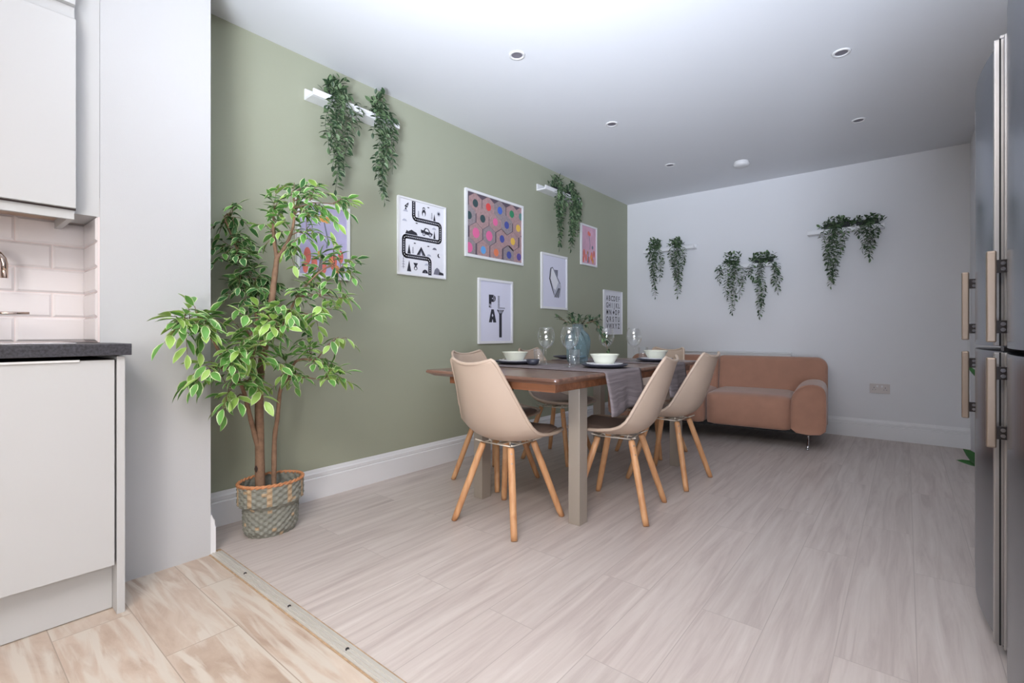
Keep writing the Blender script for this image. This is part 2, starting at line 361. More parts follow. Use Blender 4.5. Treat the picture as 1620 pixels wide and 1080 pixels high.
# ------------------------------------------------------------ kitchen side
# tiles
b = MB(); tw, th, g = 0.10*2, 0.093, 0.003
b.box(TX-0.012, TX-0.006, -8.0, -5.036, 0.917, 1.45, 1)
for row in range(6):
    z0 = 0.918+row*th
    y = -5.036-(0.10 if row % 2 else 0)
    ys = [(y, -5.036)] if row % 2 else []
    while y > -6.4: ys.append((y-tw, y)); y -= tw
    for y0, y1 in ys:
        zt = min(z0+th, 1.45)
        A = (TX-0.006, y0+g, z0+g); bev = 0.009
        vs = [(TX-0.006, y0+g/2, z0+g/2), (TX-0.006, y1-g/2, z0+g/2), (TX-0.006, y1-g/2, zt-g/2), (TX-0.006, y0+g/2, zt-g/2)]
        vs += [(TX, y0+bev, z0+bev), (TX, y1-bev, z0+bev), (TX, y1-bev, zt-bev), (TX, y0+bev, zt-bev)]
        b.add(vs, [(4, 5, 6, 7), (0, 1, 5, 4), (1, 2, 6, 5), (2, 3, 7, 6), (3, 0, 4, 7)], 0)
struct(b.build('wall_tiles', [M['tile'], M['grout']]), 'white bevelled metro tiles above the worktop')
b = MB()
b.box(TX+0.001, NX-0.002, -5.041, -5.0352, 0.917, 1.45, 1)
for row in range(6):
    z0 = 0.918+row*th; zt = min(z0+th, 1.45)
    x0, x1, yy, bev = TX+0.002, NX-0.004, -5.041, 0.009
    vs = [(x0, yy, z0+g/2), (x1, yy, z0+g/2), (x1, yy, zt-g/2), (x0, yy, zt-g/2), (x0+bev, yy-0.006, z0+bev), (x1-bev, yy-0.006, z0+bev), (x1-bev, yy-0.006, zt-bev), (x0+bev, yy-0.006, zt-bev)]
    b.add(vs, [(4, 5, 6, 7), (0, 1, 5, 4), (1, 2, 6, 5), (2, 3, 7, 6), (3, 0, 4, 7)], 0)
struct(b.build('wall_tile_return', [M['tile'], M['grout']]), 'narrow tiled return beside the worktop')

# base unit beside the partition
t = thing('base_cabinet', 'white handleless base cabinet at the end of the kitchen run', 'cabinet')
boxobj('carcass', M['gap'], (TX+0.01, 0.545, -5.66, -5.0362, 0.172, 0.862), t)
boxobj('door', M['cabinet'], (0.546, 0.566, -5.655, -5.0405, 0.168, 0.861), t, 0.0015)
b = MB(); b.box(0.5665, 0.572, -5.655, -5.13, 0.857, 0.864); b.build('handle_rail', M['gloss_white'], t, 0.001)
boxobj('plinth', M['cabinet'], (0.49, 0.508, -6.3, -5.036, 0.003, 0.170), t)
boxobj('end_panel', M['cabinet'], (NX+0.002, 0.568, -5.035, -5.013, 0.0, 0.872), t, 0.001)
t2 = thing('base_cabinet', 'white base cabinet next along, cut off by the left edge of the photo', 'cabinet')
boxobj('carcass', M['gap'], (TX+0.01, 0.545, -6.27, -5.665, 0.172, 0.862), t2)
boxobj('door', M['cabinet'], (0.546, 0.566, -6.265, -5.660, 0.168, 0.861), t2, 0.0015)
t = thing('kitchen_worktop', 'speckled black kitchen worktop with square edge', 'worktop')
b = MB(); b.box(TX+0.001, 0.585, -6.3, -4.998, 0.876, 0.915); b.build('slab', M['worktop'], t, 0.002)
t = thing('sink', 'stainless steel sink rim set in the black worktop', 'sink', (0, 0, 0))
b = MB()
b.box(0.20, 0.52, -5.85, -5.13, 0.9152, 0.9185); b.build('drainer', M['cutlery'], t, 0.001)
# tap
t = thing('kitchen_tap', 'chrome kitchen tap with side lever behind the worktop', 'tap', (0.185, -5.362, 0.9187))
b = MB(); b.lathe([(0.026, 0), (0.026, 0.012), (0.020, 0.018), (0.020, 0.10), (0.018, 0.115), (0, 0.115)], n=24); b.build('body', M['tap'], t)
b = MB(); pts = [(0, 0, 0.10), (0, 0, 0.27)]
for k in range(9):
    a = PI*k/8; pts.append((0.0, 0.046-0.046*math.cos(a), 0.275+0.046*math.sin(a)))
pts.append((0.0, 0.092, 0.225)); b.tube(pts, 0.0105, 14); b.build('spout', M['tap'], t)
b = MB(); b.tube([(0, 0.006, 0.045), (0, 0.045, 0.085), (0, 0.058, 0.10)], 0.0085, 12); b.tube([(0, 0.058, 0.102), (0, 0.155, 0.104)], 0.0045, 10); b.build('lever', M['tap'], t)

# wall cabinet
t = thing('wall_cabinet', 'white wall cabinet above the kitchen tap', 'cabinet')
b = MB(); x0, x1, y0, y1, z0, z1 = TX+0.001, 0.36, -5.72, -5.112, 1.352, 2.10
b.box(x0, x1, y0, y1, 1.392, z1); b.box(x1-0.018, x1, y0, y1, z0, 1.392); b.box(x0, x1-0.018, y1-0.018, y1, z0, 1.392)
b.build('carcass', M['cabinet'], t)
boxobj('underside', M['cabinet_under'], (x0+0.001, x1-0.019, y0, y1-0.019, 1.383, 1.3915), t)
boxobj('door', M['cabinet'], (0.3625, 0.380, -5.715, y1+0.002, 1.388, 2.05), t, 0.0015)
b = MB(); b.box(0.3602, 0.3622, -5.715, y1+0.004, 1.383, 2.054); b.build('door_gap', M['gap'], t)
boxobj('filler_panel', M['cabinet'], (TX+0.02, NX-0.001, -5.111, -5.036, 1.38, CEIL-0.002), t)
boxobj('top_panel', M['cabinet'], (x0, 0.380, y0, y1, 2.101, CEIL-0.002), t)

# ------------------------------------------------------------ fridges
def make_fridge(label):
    # local frame: x = into the alcove (+), front at x=0; y along the wall, unit spans -0.30..0.30
    t = thing('fridge_freezer', label, 'fridge', (2.847, -3.19, 0), 0)
    boxobj('body', M['fridge_body'], (0.062, 0.70, -0.299, 0.299, 0.03, 1.80), t, 0.004)
    boxobj('plinth', M['rubber'], (0.08, 0.65, -0.29, 0.29, 0.0, 0.028), t)
    def door(z0, z1):
        b = MB(); n = 24; prof = []
        for i in range(n+1):
            y = -0.297+0.594*i/n; u = y/0.297
            x = -0.028*(1-u*u)
            prof.append((x+0.004, y))
        poly = prof+[(0.058, 0.297), (0.058, -0.297)]
        b.prism([(p[0], p[1]) for p in poly], 'z', z0, z1)
        d = b.build('door', M['steel'], t)
        for p in d.data.polygons:
            if abs(p.normal.z) < 0.5: p.use_smooth = False
        for s in (-1, 1):
            b = MB(); b.box(-0.015 if s < 0 else -0.007, 0.030, min(s*0.2985, s*0.283), max(s*0.2985, s*0.283), z0+0.002, z1-0.002)
            b.build('edge_strip', M['silver'], d, 0.003, seg=3)
        b = MB(); b.box(-0.004, 0.0, -0.2993, -0.2984, z0+0.002, z1-0.002); b.build('seam_shade', M['rubber'], d)  # dark strip stands in for the shaded groove between the edge strips
        return d
    d1 = door(0.912, 1.80); d2 = door(0.05, 0.897)
    def handle(d, z0, z1):
        h = bpy.data.objects.new('handle', None)
        b = MB(); b.box(-0.047, -0.026, 0.247, 0.268, z0, z1); hb = b.build('handle', M['handle'], d, 0.004, seg=3)
        for z in (z0+0.025, z1-0.062):
            b = MB(); b.box(-0.026, 0.000, 0.253, 0.262, z, z+0.036)
            for q in (0.010, 0.026): b.tube([(-0.013, 0.2530, z+q), (-0.013, 0.2505, z+q)], 0.0055, 12, 1)
            b.build('handle_bracket', [M['bracket'], M['chrome']], hb)
        bpy.data.objects.remove(h)
    handle(d1, 0.925, 1.182); handle(d2, 0.628, 0.882)
    boxobj('hinge', M['bracket'], (0.006, 0.055, -0.296, -0.24, 0.8985, 0.9105), t)
    b = MB(); b.box(-0.002, 0.056, -0.29, -0.20, 1.801, 1.812); b.build('top_hinge', M['silver'], t, 0.003)
    # small printed mark near the top of the upper door
    b = MB()
    for k in range(4): b.box(-0.0192, -0.0186, -0.12+k*0.016, -0.110+k*0.016, 1.66, 1.672)
    b.build('badge', M['silver'], d1)
    return t
f1 = make_fridge('tall stainless steel fridge freezer further from the viewer, both its handles in full view')
f2 = copy_tree(f1); f2.location = (2.858, -3.797, 0)
f1['group'] = f2['group'] = 'side by side fridge freezers'
f2['label'] = 'tall stainless steel fridge freezer nearest the viewer, cut off by the photo edge'

# ------------------------------------------------------------ dining table
t = thing('dining_table', 'rectangular walnut dining table with grey metal legs', 'table', (0, 0, 0))
TZ = 0.757; X0, X1, Y0, Y1 = 0.655, 1.50, -3.765, -1.965
def rrect(x0, x1, y0, y1, r, n=5):
    out = []
    for cx, cy, a0 in ((x1-r, y1-r, 0), (x0+r, y1-r, PI/2), (x0+r, y0+r, PI), (x1-r, y0+r, 1.5*PI)):
        for k in range(n+1):
            a = a0+PI/2*k/n; out.append((cx+r*math.cos(a), cy+r*math.sin(a)))
    return out
b = MB(); lv = [(0.0, TZ-0.006), (0.004, TZ), ] ; rings = []
for ins, z in ((0.030, TZ-0.030), (0.006, TZ-0.017), (0.0, TZ-0.013), (0.0, TZ-0.006), (0.004, TZ)):
    rings.append([(x, y, z) for x, y in rrect(X0+ins, X1-ins, Y0+ins, Y1-ins, 0.02)])
n = len(rings[0]); vs = [p for r in rings for p in r]
fs = [(i*n+k, i*n+(k+1) % n, (i+1)*n+(k+1) % n, (i+1)*n+k) for i in range(len(rings)-1) for k in range(n)]
fs += [tuple(range(n)), tuple(reversed(range((len(rings)-1)*n, len(rings)*n)))]
b.add(vs, fs); b.build('tabletop', M['tabletop'], t)
b = MB(); ax0, ax1, ay0, ay1 = 0.79, 1.452, -3.708, -2.02
b.box(ax0, ax1, ay0, ay0+0.022, 0.690, TZ-0.031); b.box(ax0, ax1, ay1-0.022, ay1, 0.690, TZ-0.031)
b.box(ax0, ax0+0.022, ay0+0.022, ay1-0.022, 0.690, TZ-0.031); b.box(ax1-0.022, ax1, ay0+0.022, ay1-0.022, 0.690, TZ-0.031)
b.build('apron', M['apron'], t, 0.001)
for x, y in ((1.326, -3.405), (0.692, -3.425), (1.316, -2.045), (0.692, -2.045)):
    b = MB(); b.box(x, x+0.065, y, y+0.075, 0.0, TZ-0.031); b.build('leg', M['table_leg'], t, 0.002)

# runners
def runner(y0, y1, label, seed):
    rnd = random.Random(seed); ph = rnd.random()*6
    top = TZ+0.0035; R = X1+0.006; Lx = X0-0.006; hang = 0.205
    path = [(Lx-0.012, top-hang)]
    for k in range(1, 15): path.append((Lx-0.012+0.010*k/15, top-hang+hang*k/15))
    path += [(Lx, top-0.006), (Lx+0.008, top)]
    for k in range(1, 22): path.append((Lx+0.008+(R-Lx-0.016)*k/22, top))
    path += [(R-0.008, top), (R, top-0.006)]
    for k in range(1, 16): path.append((R+0.012*k/15, top-hang*k/15))
    b = MB(); nv = len(path)-1; nu = 16
    def fn(u, v):
        x, z = path[round(v*nv)]; y = y0+(y1-y0)*u
        dz = max(0, top-0.008-z)/hang
        s = 1 if x > 1 else -1
        x += s*dz*(0.012*math.sin(u*7+ph)+0.004*math.sin(u*19)+0.012)
        y += dz*(0.02*(0.5-u)+0.01*math.sin(ph+z*20))
        z += -dz*0.012*math.sin(u*5+ph)
        return (x, y, z)
    b.grid(fn, nu, nv); o = b.build('table_runner', M['runner'], None, fix=True, solid=0.0025)
    tag(o, label, 'table runner', 'grey runners laid across the dining table')
runner(-3.355, -2.955, 'grey cloth runner hanging over the table edge behind the nearer right-hand chair', 1)
runner(-2.575, -2.27, 'grey cloth runner laid across the far half of the dining table', 2)

# ------------------------------------------------------------ chairs
def sm(a, b, t):
    t = max(0, min(1, (t-a)/(b-a))); return t*t*(3-2*t)
PROF = [(0.235, 0.428, 0.150), (0.225, 0.437, 0.178), (0.19, 0.436, 0.205), (0.12, 0.424, 0.222), (0.04, 0.415, 0.232), (-0.04, 0.413, 0.236), (-0.10, 0.422, 0.234),
        (-0.15, 0.448, 0.228), (-0.188, 0.492, 0.218), (-0.214, 0.548, 0.205), (-0.236, 0.610, 0.190), (-0.256, 0.675, 0.174), (-0.274, 0.735, 0.159), (-0.288, 0.785, 0.147), (-0.295, 0.812, 0.140), (-0.297, 0.824, 0.124)]
def prof(v):
    f = v*(len(PROF)-1); i = min(int(f), len(PROF)-2); a = f-i
    return [PROF[i][k]*(1-a)+PROF[i+1][k]*a for k in range(3)]
def shell_pt(u, v, off=0.0):
    s, z, w = prof(v); q = (u*2-1)
    back = sm(0.38, 0.72, v)                      # 0 on the seat, 1 on the back
    a_, b_ = prof(max(0, v-0.09)), prof(min(1, v+0.09))
    tx, tz = b_[0]-a_[0], b_[1]-a_[1]; l = math.hypot(tx, tz); nx, nz = tz/l, -tx/l   # normal towards the sitter
    cup = (0.012+0.050*sm(0.05, 0.45, v)+0.018*math.exp(-((v-0.55)/0.14)**2)-0.038*sm(0.65, 1.0, v))*abs(q)**2.3
    dip = 0.018*sm(0.86, 1.0, v)*(1-q*q)          # top edge dips in the middle
    return (s+nx*(cup+off), q*w, z+nz*(cup+off)-dip)
def make_chair(label):
    t = thing('dining_chair', label, 'chair', (0, 0, 0), 0)
    b = MB(); b.grid(lambda u, v: shell_pt(u, v), 20, 34)
    b.build('shell', M['shell'], t, solid=0.010, subsurf=1)
    # rounded rim
    b = MB(); pts = [shell_pt(0, i/34) for i in range(35)]+[shell_pt(i/12, 1) for i in range(1, 13)]+[shell_pt(1, 1-i/34) for i in range(1, 35)]+[shell_pt(1-i/12, 0) for i in range(1, 13)]
    b.tube(pts, 0.0085, 8, caps=False); b.build('rim', M['shell'], t)
    # seat pad
    b = MB()
    def pad(u, v):
        p = shell_pt(0.09+0.82*u, 0.045+0.47*v); e = min(u, 1-u, v, 1-v); h = 0.006+0.020*sm(0, 0.16, e)
        return (p[0], p[1], p[2]+h)
    b.grid(pad, 16, 16); b.build('seat_pad', M['pad'], t, solid=0.008)
    # wire spider under the shell
    b = MB(); hz = 0.396
    cs = [(a*0.088, c*0.088) for a, c in ((1, 1), (1, -1), (-1, -1), (-1, 1))]
    for i in range(4):
        p, q = cs[i], cs[(i+1) % 4]; b.tube([(p[0], p[1], hz), (q[0], q[1], hz)], 0.0035, 8)
    b.box(-0.07, 0.07, -0.015, 0.015, hz-0.002, hz+0.002); b.box(-0.015, 0.015, -0.07, 0.07, hz-0.002, hz+0.002)
    for a, c in ((1, 1), (1, -1), (-1, -1), (-1, 1)):
        b.tube([(a*0.088, c*0.088, hz), (a*0.120, c*0.120, 0.411)], 0.0035, 8)
        b.tube([(a*0.06, c*0.06, hz), (a*0.07, c*0.07, 0.412)], 0.004, 8)
    b.build('seat_frame', M['wire'], t)
    for a, c in ((1, 1), (1, -1), (-1, -1), (-1, 1)):
        top = Vector((a*0.092, c*0.092, 0.391)); bot = Vector((a*0.196, c*0.196, 0.0)); d = bot-top
        b = MB(); pts = [top, top+d*0.03, top+d*0.35, top+d*0.92, bot]
        b.tube(pts, [0.0150, 0.0172, 0.0178, 0.0162, 0.0150], 14)
        b.v = [(x, y, max(z, 0.001)) for x, y, z in b.v]
        lg = b.build('leg', M['beech'], t)
        nrm = Vector((a, c, 0)).normalized()
        for f in (0.06, 0.17):
            b = MB(); p = top+d*f+nrm*0.0165; b.tube([p, p+nrm*0.0022], 0.0042, 10)
            b.build('screw', M['screw'], lg)
    return t
ch = make_chair('cream shell dining chair at the near end of the table, back to the viewer')
ch.location = (1.053, -3.545, 0); ch.rotation_euler.z = PI/2
SP = [((1.420, -3.033), PI+math.radians(9), 'cream shell dining chair on the right side of the table, nearer of the two there'),
      ((1.428, -2.340), PI-math.radians(3), 'cream shell dining chair on the right side of the table, nearer the sofa'),
      ((0.555, -3.075), math.radians(-2), 'cream shell dining chair half hidden behind the near-end chair, by the green wall'),
      ((0.570, -2.365), math.radians(3), 'cream shell dining chair by the green wall, its legs seen under the tabletop'),
      ((1.045, -1.735), -PI/2-math.radians(8), 'cream shell dining chair at the far end of the table, facing the viewer')]
ch['group'] = 'shell chairs around the dining table'
for (x, y), rz, lab in SP:
    c = copy_tree(ch); c.location = (x, y, 0); c.rotation_euler.z = rz; c['label'] = lab

# ------------------------------------------------------------ table settings
ZT = TZ+0.0055
def lathe_obj(name, prof, m, parent=None, n=40):
    b = MB(); b.lathe(prof, n=n); return b.build(name, m, parent)
def dup(src, loc, label, rz=0):
    c = copy_tree(src); c.location = loc; c.rotation_euler.z = rz; c['label'] = label; return c
def base_thing(name, label, cat, group, prof, m, loc, n=40):
    o = lathe_obj(name, prof, m, None, n); o.location = loc; return tag(o, label, cat, group)
places = [((0.765, -3.135), 'in front of the cream chair back, nearest the left end of the table'), ((1.350, -3.075), 'on the right edge of the table beside the nearer chair'),
          ((1.340, -2.350), 'at the far right of the table near the sofa'), ((0.700, -2.400), 'at the far left of the table behind the vase')]
short = ['left front place setting', 'right front place setting', 'far right place setting', 'far left place setting']
dark = [(0, 0.002), (0.080, 0.0), (0.085, 0.002), (0.120, 0.012), (0.128, 0.018), (0.126, 0.020), (0.118, 0.016), (0.084, 0.006), (0, 0.006)]
white = [(0, 0.002), (0.062, 0.0), (0.066, 0.002), (0.092, 0.012), (0.101, 0.016), (0.099, 0.018), (0.090, 0.015), (0.064, 0.006), (0, 0.006)]
bowlp = [(0, 0.002), (0.040, 0.0), (0.045, 0.001), (0.062, 0.030), (0.077, 0.056), (0.080, 0.060), (0.077, 0.0605), (0.074, 0.056), (0.058, 0.028), (0.040, 0.007), (0, 0.006)]
d0 = base_thing('dinner_plate', '', 'plate', 'charcoal dinner plates on the table', dark, M['plate_dark'], (*places[0][0], ZT))
w0 = base_thing('side_plate', '', 'plate', 'white plates stacked on the dark plates', white, M['plate_white'], (*places[0][0], ZT+0.0065))
b0 = base_thing('bowl', '', 'bowl', 'cream bowls of the place settings', bowlp, M['bowl'], (*places[0][0], ZT+0.013))
for i, ((x, y), _) in enumerate(places):
    for src, z, txt in ((d0, ZT, 'charcoal dinner plate at the bottom of the %s'), (w0, ZT+0.0065, 'white plate between dark plate and bowl of the %s'), (b0, ZT+0.013, 'cream bowl on top of the %s')):
        if i == 3 and src is not d0: continue
        if i == 0: src['label'] = txt % short[i]
        else: dup(src, (x, y, z), txt % short[i])
b = MB(); b.tube([(0.03, -0.085, 0.022), (0.10, -0.055, 0.026), (0.125, -0.030, 0.020)], 0.0022, 8); b.tube([(0.02, -0.089, 0.022), (0.045, -0.078, 0.0235)], 0.004, 8)
o = b.build('spoon', M['cutlery']); o.location = (0.765, -3.135, ZT+0.004); tag(o, 'small silver spoon on the rim of the left front dark plate', 'spoon'); o.location = (0.665, -3.085, ZT+0.0045)
# dipping bowl
base_thing('dipping_bowl', 'small dark faceted dipping bowl beside the left front setting', 'bowl', None,
           [(0, 0.002), (0.022, 0.0), (0.034, 0.010), (0.041, 0.034), (0.038, 0.034), (0.030, 0.012), (0.018, 0.006), (0, 0.006)], M['plate_dark'], (0.925, -3.165, ZT), 12)
# wine glasses
def make_wine(label):
    t = thing('wine_glass', label, 'wine glass', (0, 0, 0), 0, 'stemmed wine glasses on the table')
    lathe_obj('foot', [(0, 0.0005), (0.032, 0.0), (0.0335, 0.001), (0.030, 0.003), (0.008, 0.006), (0.004, 0.010)], M['glass'], t)
    lathe_obj('stem', [(0.004, 0.0102), (0.0032, 0.03), (0.0032, 0.08), (0.0048, 0.094)], M['glass'], t, 16)
    lathe_obj('cup', [(0.0048, 0.0942), (0.018, 0.102), (0.037, 0.119), (0.0485, 0.143), (0.0515, 0.163), (0.049, 0.188), (0.0425, 0.212), (0.0385, 0.223), (0.0375, 0.223),
                      (0.0415, 0.212), (0.048, 0.188), (0.0503, 0.163), (0.0473, 0.143), (0.036, 0.121), (0.018, 0.105), (0, 0.101)], M['glass'], t)
    return t
wg = make_wine('wine glass beside the small dark dipping bowl'); wg.location = (0.965, -3.085, ZT)
dup(wg, (1.172, -3.150, ZT), 'wine glass in front of the blue twisted vase')
dup(wg, (1.062, -2.515, ZT), 'wine glass seen just below the alphabet print')
dup(wg, (1.222, -2.430, ZT), 'wine glass against the corner of the white back wall')
def make_tumbler(label):
    o = lathe_obj('tumbler', [(0, 0.0), (0.026, 0.0), (0.029, 0.004), (0.0335, 0.092), (0.0318, 0.092), (0.0272, 0.010), (0, 0.009)], M['glass'], None, 28)
    return tag(o, label, 'glass tumbler', 'clear tumblers on the table')
tb = make_tumbler('clear tumbler behind the dipping bowl by the left front setting'); tb.location = (0.890, -3.055, ZT)
dup(tb, (1.125, -3.025, ZT), 'clear tumbler in front of the foot of the blue vase')
dup(tb, (1.225, -2.290, ZT), 'clear tumbler beside the far right bowl')
# vase
t = thing('glass_vase', 'pale blue twisted glass vase in the middle of the table', 'vase', (1.050, -2.865, ZT))
def vase_pt(u, v):
    prof = [(0, .052), (.04, .060), (.2, .064), (.4, .070), (.6, .074), (.72, .068), (.80, .050), (.86, .036), (.92, .032), (.97, .034), (1, .038)]
    for k in range(len(prof)-1):
        if prof[k][0] <= v <= prof[k+1][0]: break
    a = (v-prof[k][0])/(prof[k+1][0]-prof[k][0]); r = prof[k][1]*(1-a)+prof[k+1][1]*a
    th_ = 2*PI*u; r *= 1+0.10*math.sin(7*th_+v*10)*sm(0, 0.1, v)*(1-sm(0.75, 0.9, v))
    return (r*math.cos(th_), r*math.sin(th_), 0.245*v)
b = MB(); b.grid(vase_pt, 90, 40); b.lathe([(0, 0.001), (0.052, 0.0)], n=90); b.build('body', M['vase'], t)

# ------------------------------------------------------------ leaves
def leaf(mb, p, d, L, W, up, mis=(0, 1), curl=0.25, edge=True):
    """leaf blade with folded midrib; mis = (centre, edge) material slots"""
    d = d.normalized(); a = d.cross(up)
    if a.length < 1e-3: a = d.cross(Vector((1, 0.3, 0)))
    a.normalize(); nrm = a.cross(d).normalized()
    rows = [(0, 0.05), (0.22, 0.72), (0.5, 1.0), (0.78, 0.66), (1.0, 0.02)]
    cols = (-1, -0.79, 0, 0.79, 1) if edge else (-1, 0, 1)
    vs = []
    for t, w_ in rows:
        c = p+d*(L*t)-nrm*(curl*L*t*t)
        for q in cols: vs.append(c+a*(q*W*w_*0.5)+nrm*(abs(q)*W*w_*0.16))
    k = len(cols); b0 = len(mb.v); mb.v += [tuple(x) for x in vs]
    for i in range(4):
        for j in range(k-1):
            mb.f.append([b0+i*k+j, b0+i*k+j+1, b0+(i+1)*k+j+1, b0+(i+1)*k+j])
            mb.m.append(mis[1] if edge and j in (0, k-2) else mis[0]); mb.sm.append(True)
def rvec(rnd): return Vector((rnd.uniform(-1, 1), rnd.uniform(-1, 1), rnd.uniform(-1, 1)))

# vase foliage
rnd = random.Random(5); sb = MB(); lb = MB()
for (dx, dy, L, rise) in ((-0.10, -0.07, 0.10, 0.05), (-0.06, 0.02, 0.09, 0.07), (0.04, 0.05, 0.10, 0.05), (0.09, 0.09, 0.09, 0.04), (0.14, 0.13, 0.20, -0.19), (0.12, 0.16, 0.2, -0.14), (-0.03, -0.05, 0.09, 0.05), (0.02, 0.0, 0.05, 0.045)):
    pts = [Vector((0.0, 0.0, 0.15)), Vector((dx*0.15, dy*0.15, 0.24))]
    for k in range(1, 6):
        q = k/5; pts.append(Vector((dx*(0.2+0.8*q**0.8), dy*(0.2+0.8*q**0.8), 0.24+(rise*q if rise > 0 else 0.045*math.sin(min(1, q*1.6)*PI*0.7)+rise*q*q))))
    sb.tube(pts, 0.0017, 6)
    for k in range(2, len(pts)):
        for _ in range(9 if rise < 0 else 5):
            dr = (pts[k]-pts[k-1]).normalized()+rvec(rnd)*0.9; leaf(lb, pts[k]+rvec(rnd)*0.010, dr, rnd.uniform(0.022, 0.034), 0.014, Vector((0, 0, 1)), (rnd.choice((0, 0, 1)), 0), edge=False)
fo = thing('leafy_sprig', 'dark green leafy sprigs standing in the blue glass vase', 'foliage', (1.050, -2.865, ZT))
sb.build('stem', M['twig'], fo, fix=False); lb.build('leaves', [M['ivy'], M['ivy_light']], fo, fix=False)

# ------------------------------------------------------------ sofa
SR = math.radians(5)
t = thing('sofa', 'tan two-seat sofa with rounded arms against the back wall', 'sofa', (2.150, -0.935, 0), SR)
# local: x from -1.82 (left) to 0 (right outer); y from 0 (front) to 0.80 (back)
def pillow(name, x0, x1, y0, y1, z0, z1, r, m, par, bulge=0.0, top=0.0):
    b = MB(); nx, ny, nz = 10, 8, 6; vs = []
    import bmesh
    bm = bmesh.new(); bmesh.ops.create_cube(bm, size=1.0); bmesh.ops.subdivide_edges(bm, edges=bm.edges, cuts=9, use_grid_fill=True)
    cx, cy, cz = (x0+x1)/2, (y0+y1)/2, (z0+z1)/2; sx, sy, sz = x1-x0, y1-y0, z1-z0
    for v in bm.verts:
        p = Vector((v.co.x*sx, v.co.y*sy, v.co.z*sz))
        inner = Vector([max(-h+r, min(h-r, c)) for c, h in zip(p, (sx/2, sy/2, sz/2))])
        dlt = p-inner
        if dlt.length > 1e-6: p = inner+dlt.normalized()*min(r, dlt.length if dlt.length < r else r)
        ux, uy, uz = 2*p.x/sx, 2*p.y/sy, 2*p.z/sz
        p.z += top*(1-ux*ux)*(1-uy*uy)*(1 if uz > 0 else 0)
        p.y -= bulge*(1-ux*ux)*(1-uz*uz)*(1 if uy < 0 else 0)
        v.co = p+Vector((cx, cy, cz))
    me = bpy.data.meshes.new(name); bm.to_mesh(me); bm.free(); me.materials.append(m)
    for p in me.polygons: p.use_smooth = True
    o = bpy.data.objects.new(name, me); C.objects.link(o); o.parent = par
    return o
SW = 1.84
pillow('seat_cushion', -SW/2+0.004, -0.24, 0.015, 0.66, 0.135, 0.425, 0.045, M['sofa'], t, 0.012, 0.014)
pillow('seat_cushion', -SW+0.24, -SW/2-0.004, 0.015, 0.66, 0.135, 0.425, 0.045, M['sofa'], t, 0.012, 0.014)
def back_part(x0, x1, rl, rr):
    b = MB(); n = 8
    def out(ins, z0, z1):
        a = x0+ins; c = x1-ins; zt = z1-ins; pts = [(a, z0), (c, z0)]
        for k in range(n+1):
            q = PI/2*k/n; pts.append((c-rr*(1-math.cos(q)), zt-rr*(1-math.sin(q))))
        for k in range(n+1):
            q = PI/2*k/n; pts.append((a+rl*(1-math.sin(q)), zt-rl*(1-math.cos(q))))
        return pts
    lay = []
    for y, ins, lean in ((0.585, 0.03, 0), (0.56, 0.008, 0), (0.575, 0.0, 0), (0.79, 0.0, 0), (0.81, 0.02, 0)):
        pass
    layers = [(0.0, 0.035), (0.006, 0.014), (0.022, 0.0), (0.19, 0.0), (0.212, 0.02)]
    rings = []
    for dy, ins in layers:
        rings.append([(x, 0.575+dy+0.06*(z-0.35)/0.37*(1 if dy < 0.1 else 0.2), z) for x, z in out(ins, 0.14, 0.728)])
    m_ = len(rings[0]); vs = [p for r in rings for p in r]
    fs = [(i*m_+k, i*m_+(k+1) % m_, (i+1)*m_+(k+1) % m_, (i+1)*m_+k) for i in range(len(rings)-1) for k in range(m_)]
    fs += [tuple(range(m_)), tuple(reversed(range((len(rings)-1)*m_, len(rings)*m_)))]
    b.add(vs, fs, 0, False); o = b.build('backrest', M['sofa'], t, 0.008)
    return o
back_part(-SW/2+0.003, -0.004, 0.03, 0.09); back_part(-SW+0.004, -SW/2-0.003, 0.09, 0.03)
def arm(s):
    # rounded arm: profile in x-z, bulbous, lower at the front edge
    b = MB(); w_ = 0.30
    sec = [(0.0, 0.125), (0.0, 0.20), (0.0, 0.42), (0.004, 0.49), (0.03, 0.53), (0.09, 0.542), (0.15, 0.535), (0.20, 0.505), (0.235, 0.455), (0.25, 0.40), (0.252, 0.20), (0.25, 0.125)]
    rings = []
    for y, sc, dz in ((0.030, 0.93, -0.018), (0.008, 0.965, -0.008), (0.0, 0.99, -0.002), (0.02, 1, 0), (0.25, 1.0, 0.005), (0.50, 1.0, 0.01), (0.60, 0.98, 0.0)):
        cx, cz = 0.125, 0.32; ring = []
        for x, z in sec:
            xx = cx+(x-cx)*sc; zz = cz+(z-cz)*sc+dz*(1 if z > 0.3 else 0)
            wr = 0.003*math.sin(z*90+y*25)*(1 if z > 0.3 else 0)
            ring.append((-xx if s > 0 else -SW+xx, y+wr, max(0.125, zz)))
        rings.append(ring)
    m_ = len(sec); vs = [p for r in rings for p in r]
    fs = [(i*m_+k, i*m_+(k+1) % m_, (i+1)*m_+(k+1) % m_, (i+1)*m_+k) for i in range(len(rings)-1) for k in range(m_)]
    fs += [tuple(range(m_)), tuple(reversed(range((len(rings)-1)*m_, len(rings)*m_)))]
    b.add(vs, fs, 0, True); b.build('arm', M['sofa'], t, subsurf=1)
arm(1); arm(-1)
boxobj('base', M['rubber'], (-SW+0.06, -0.06, 0.06, 0.76, 0.128, 0.16), t)
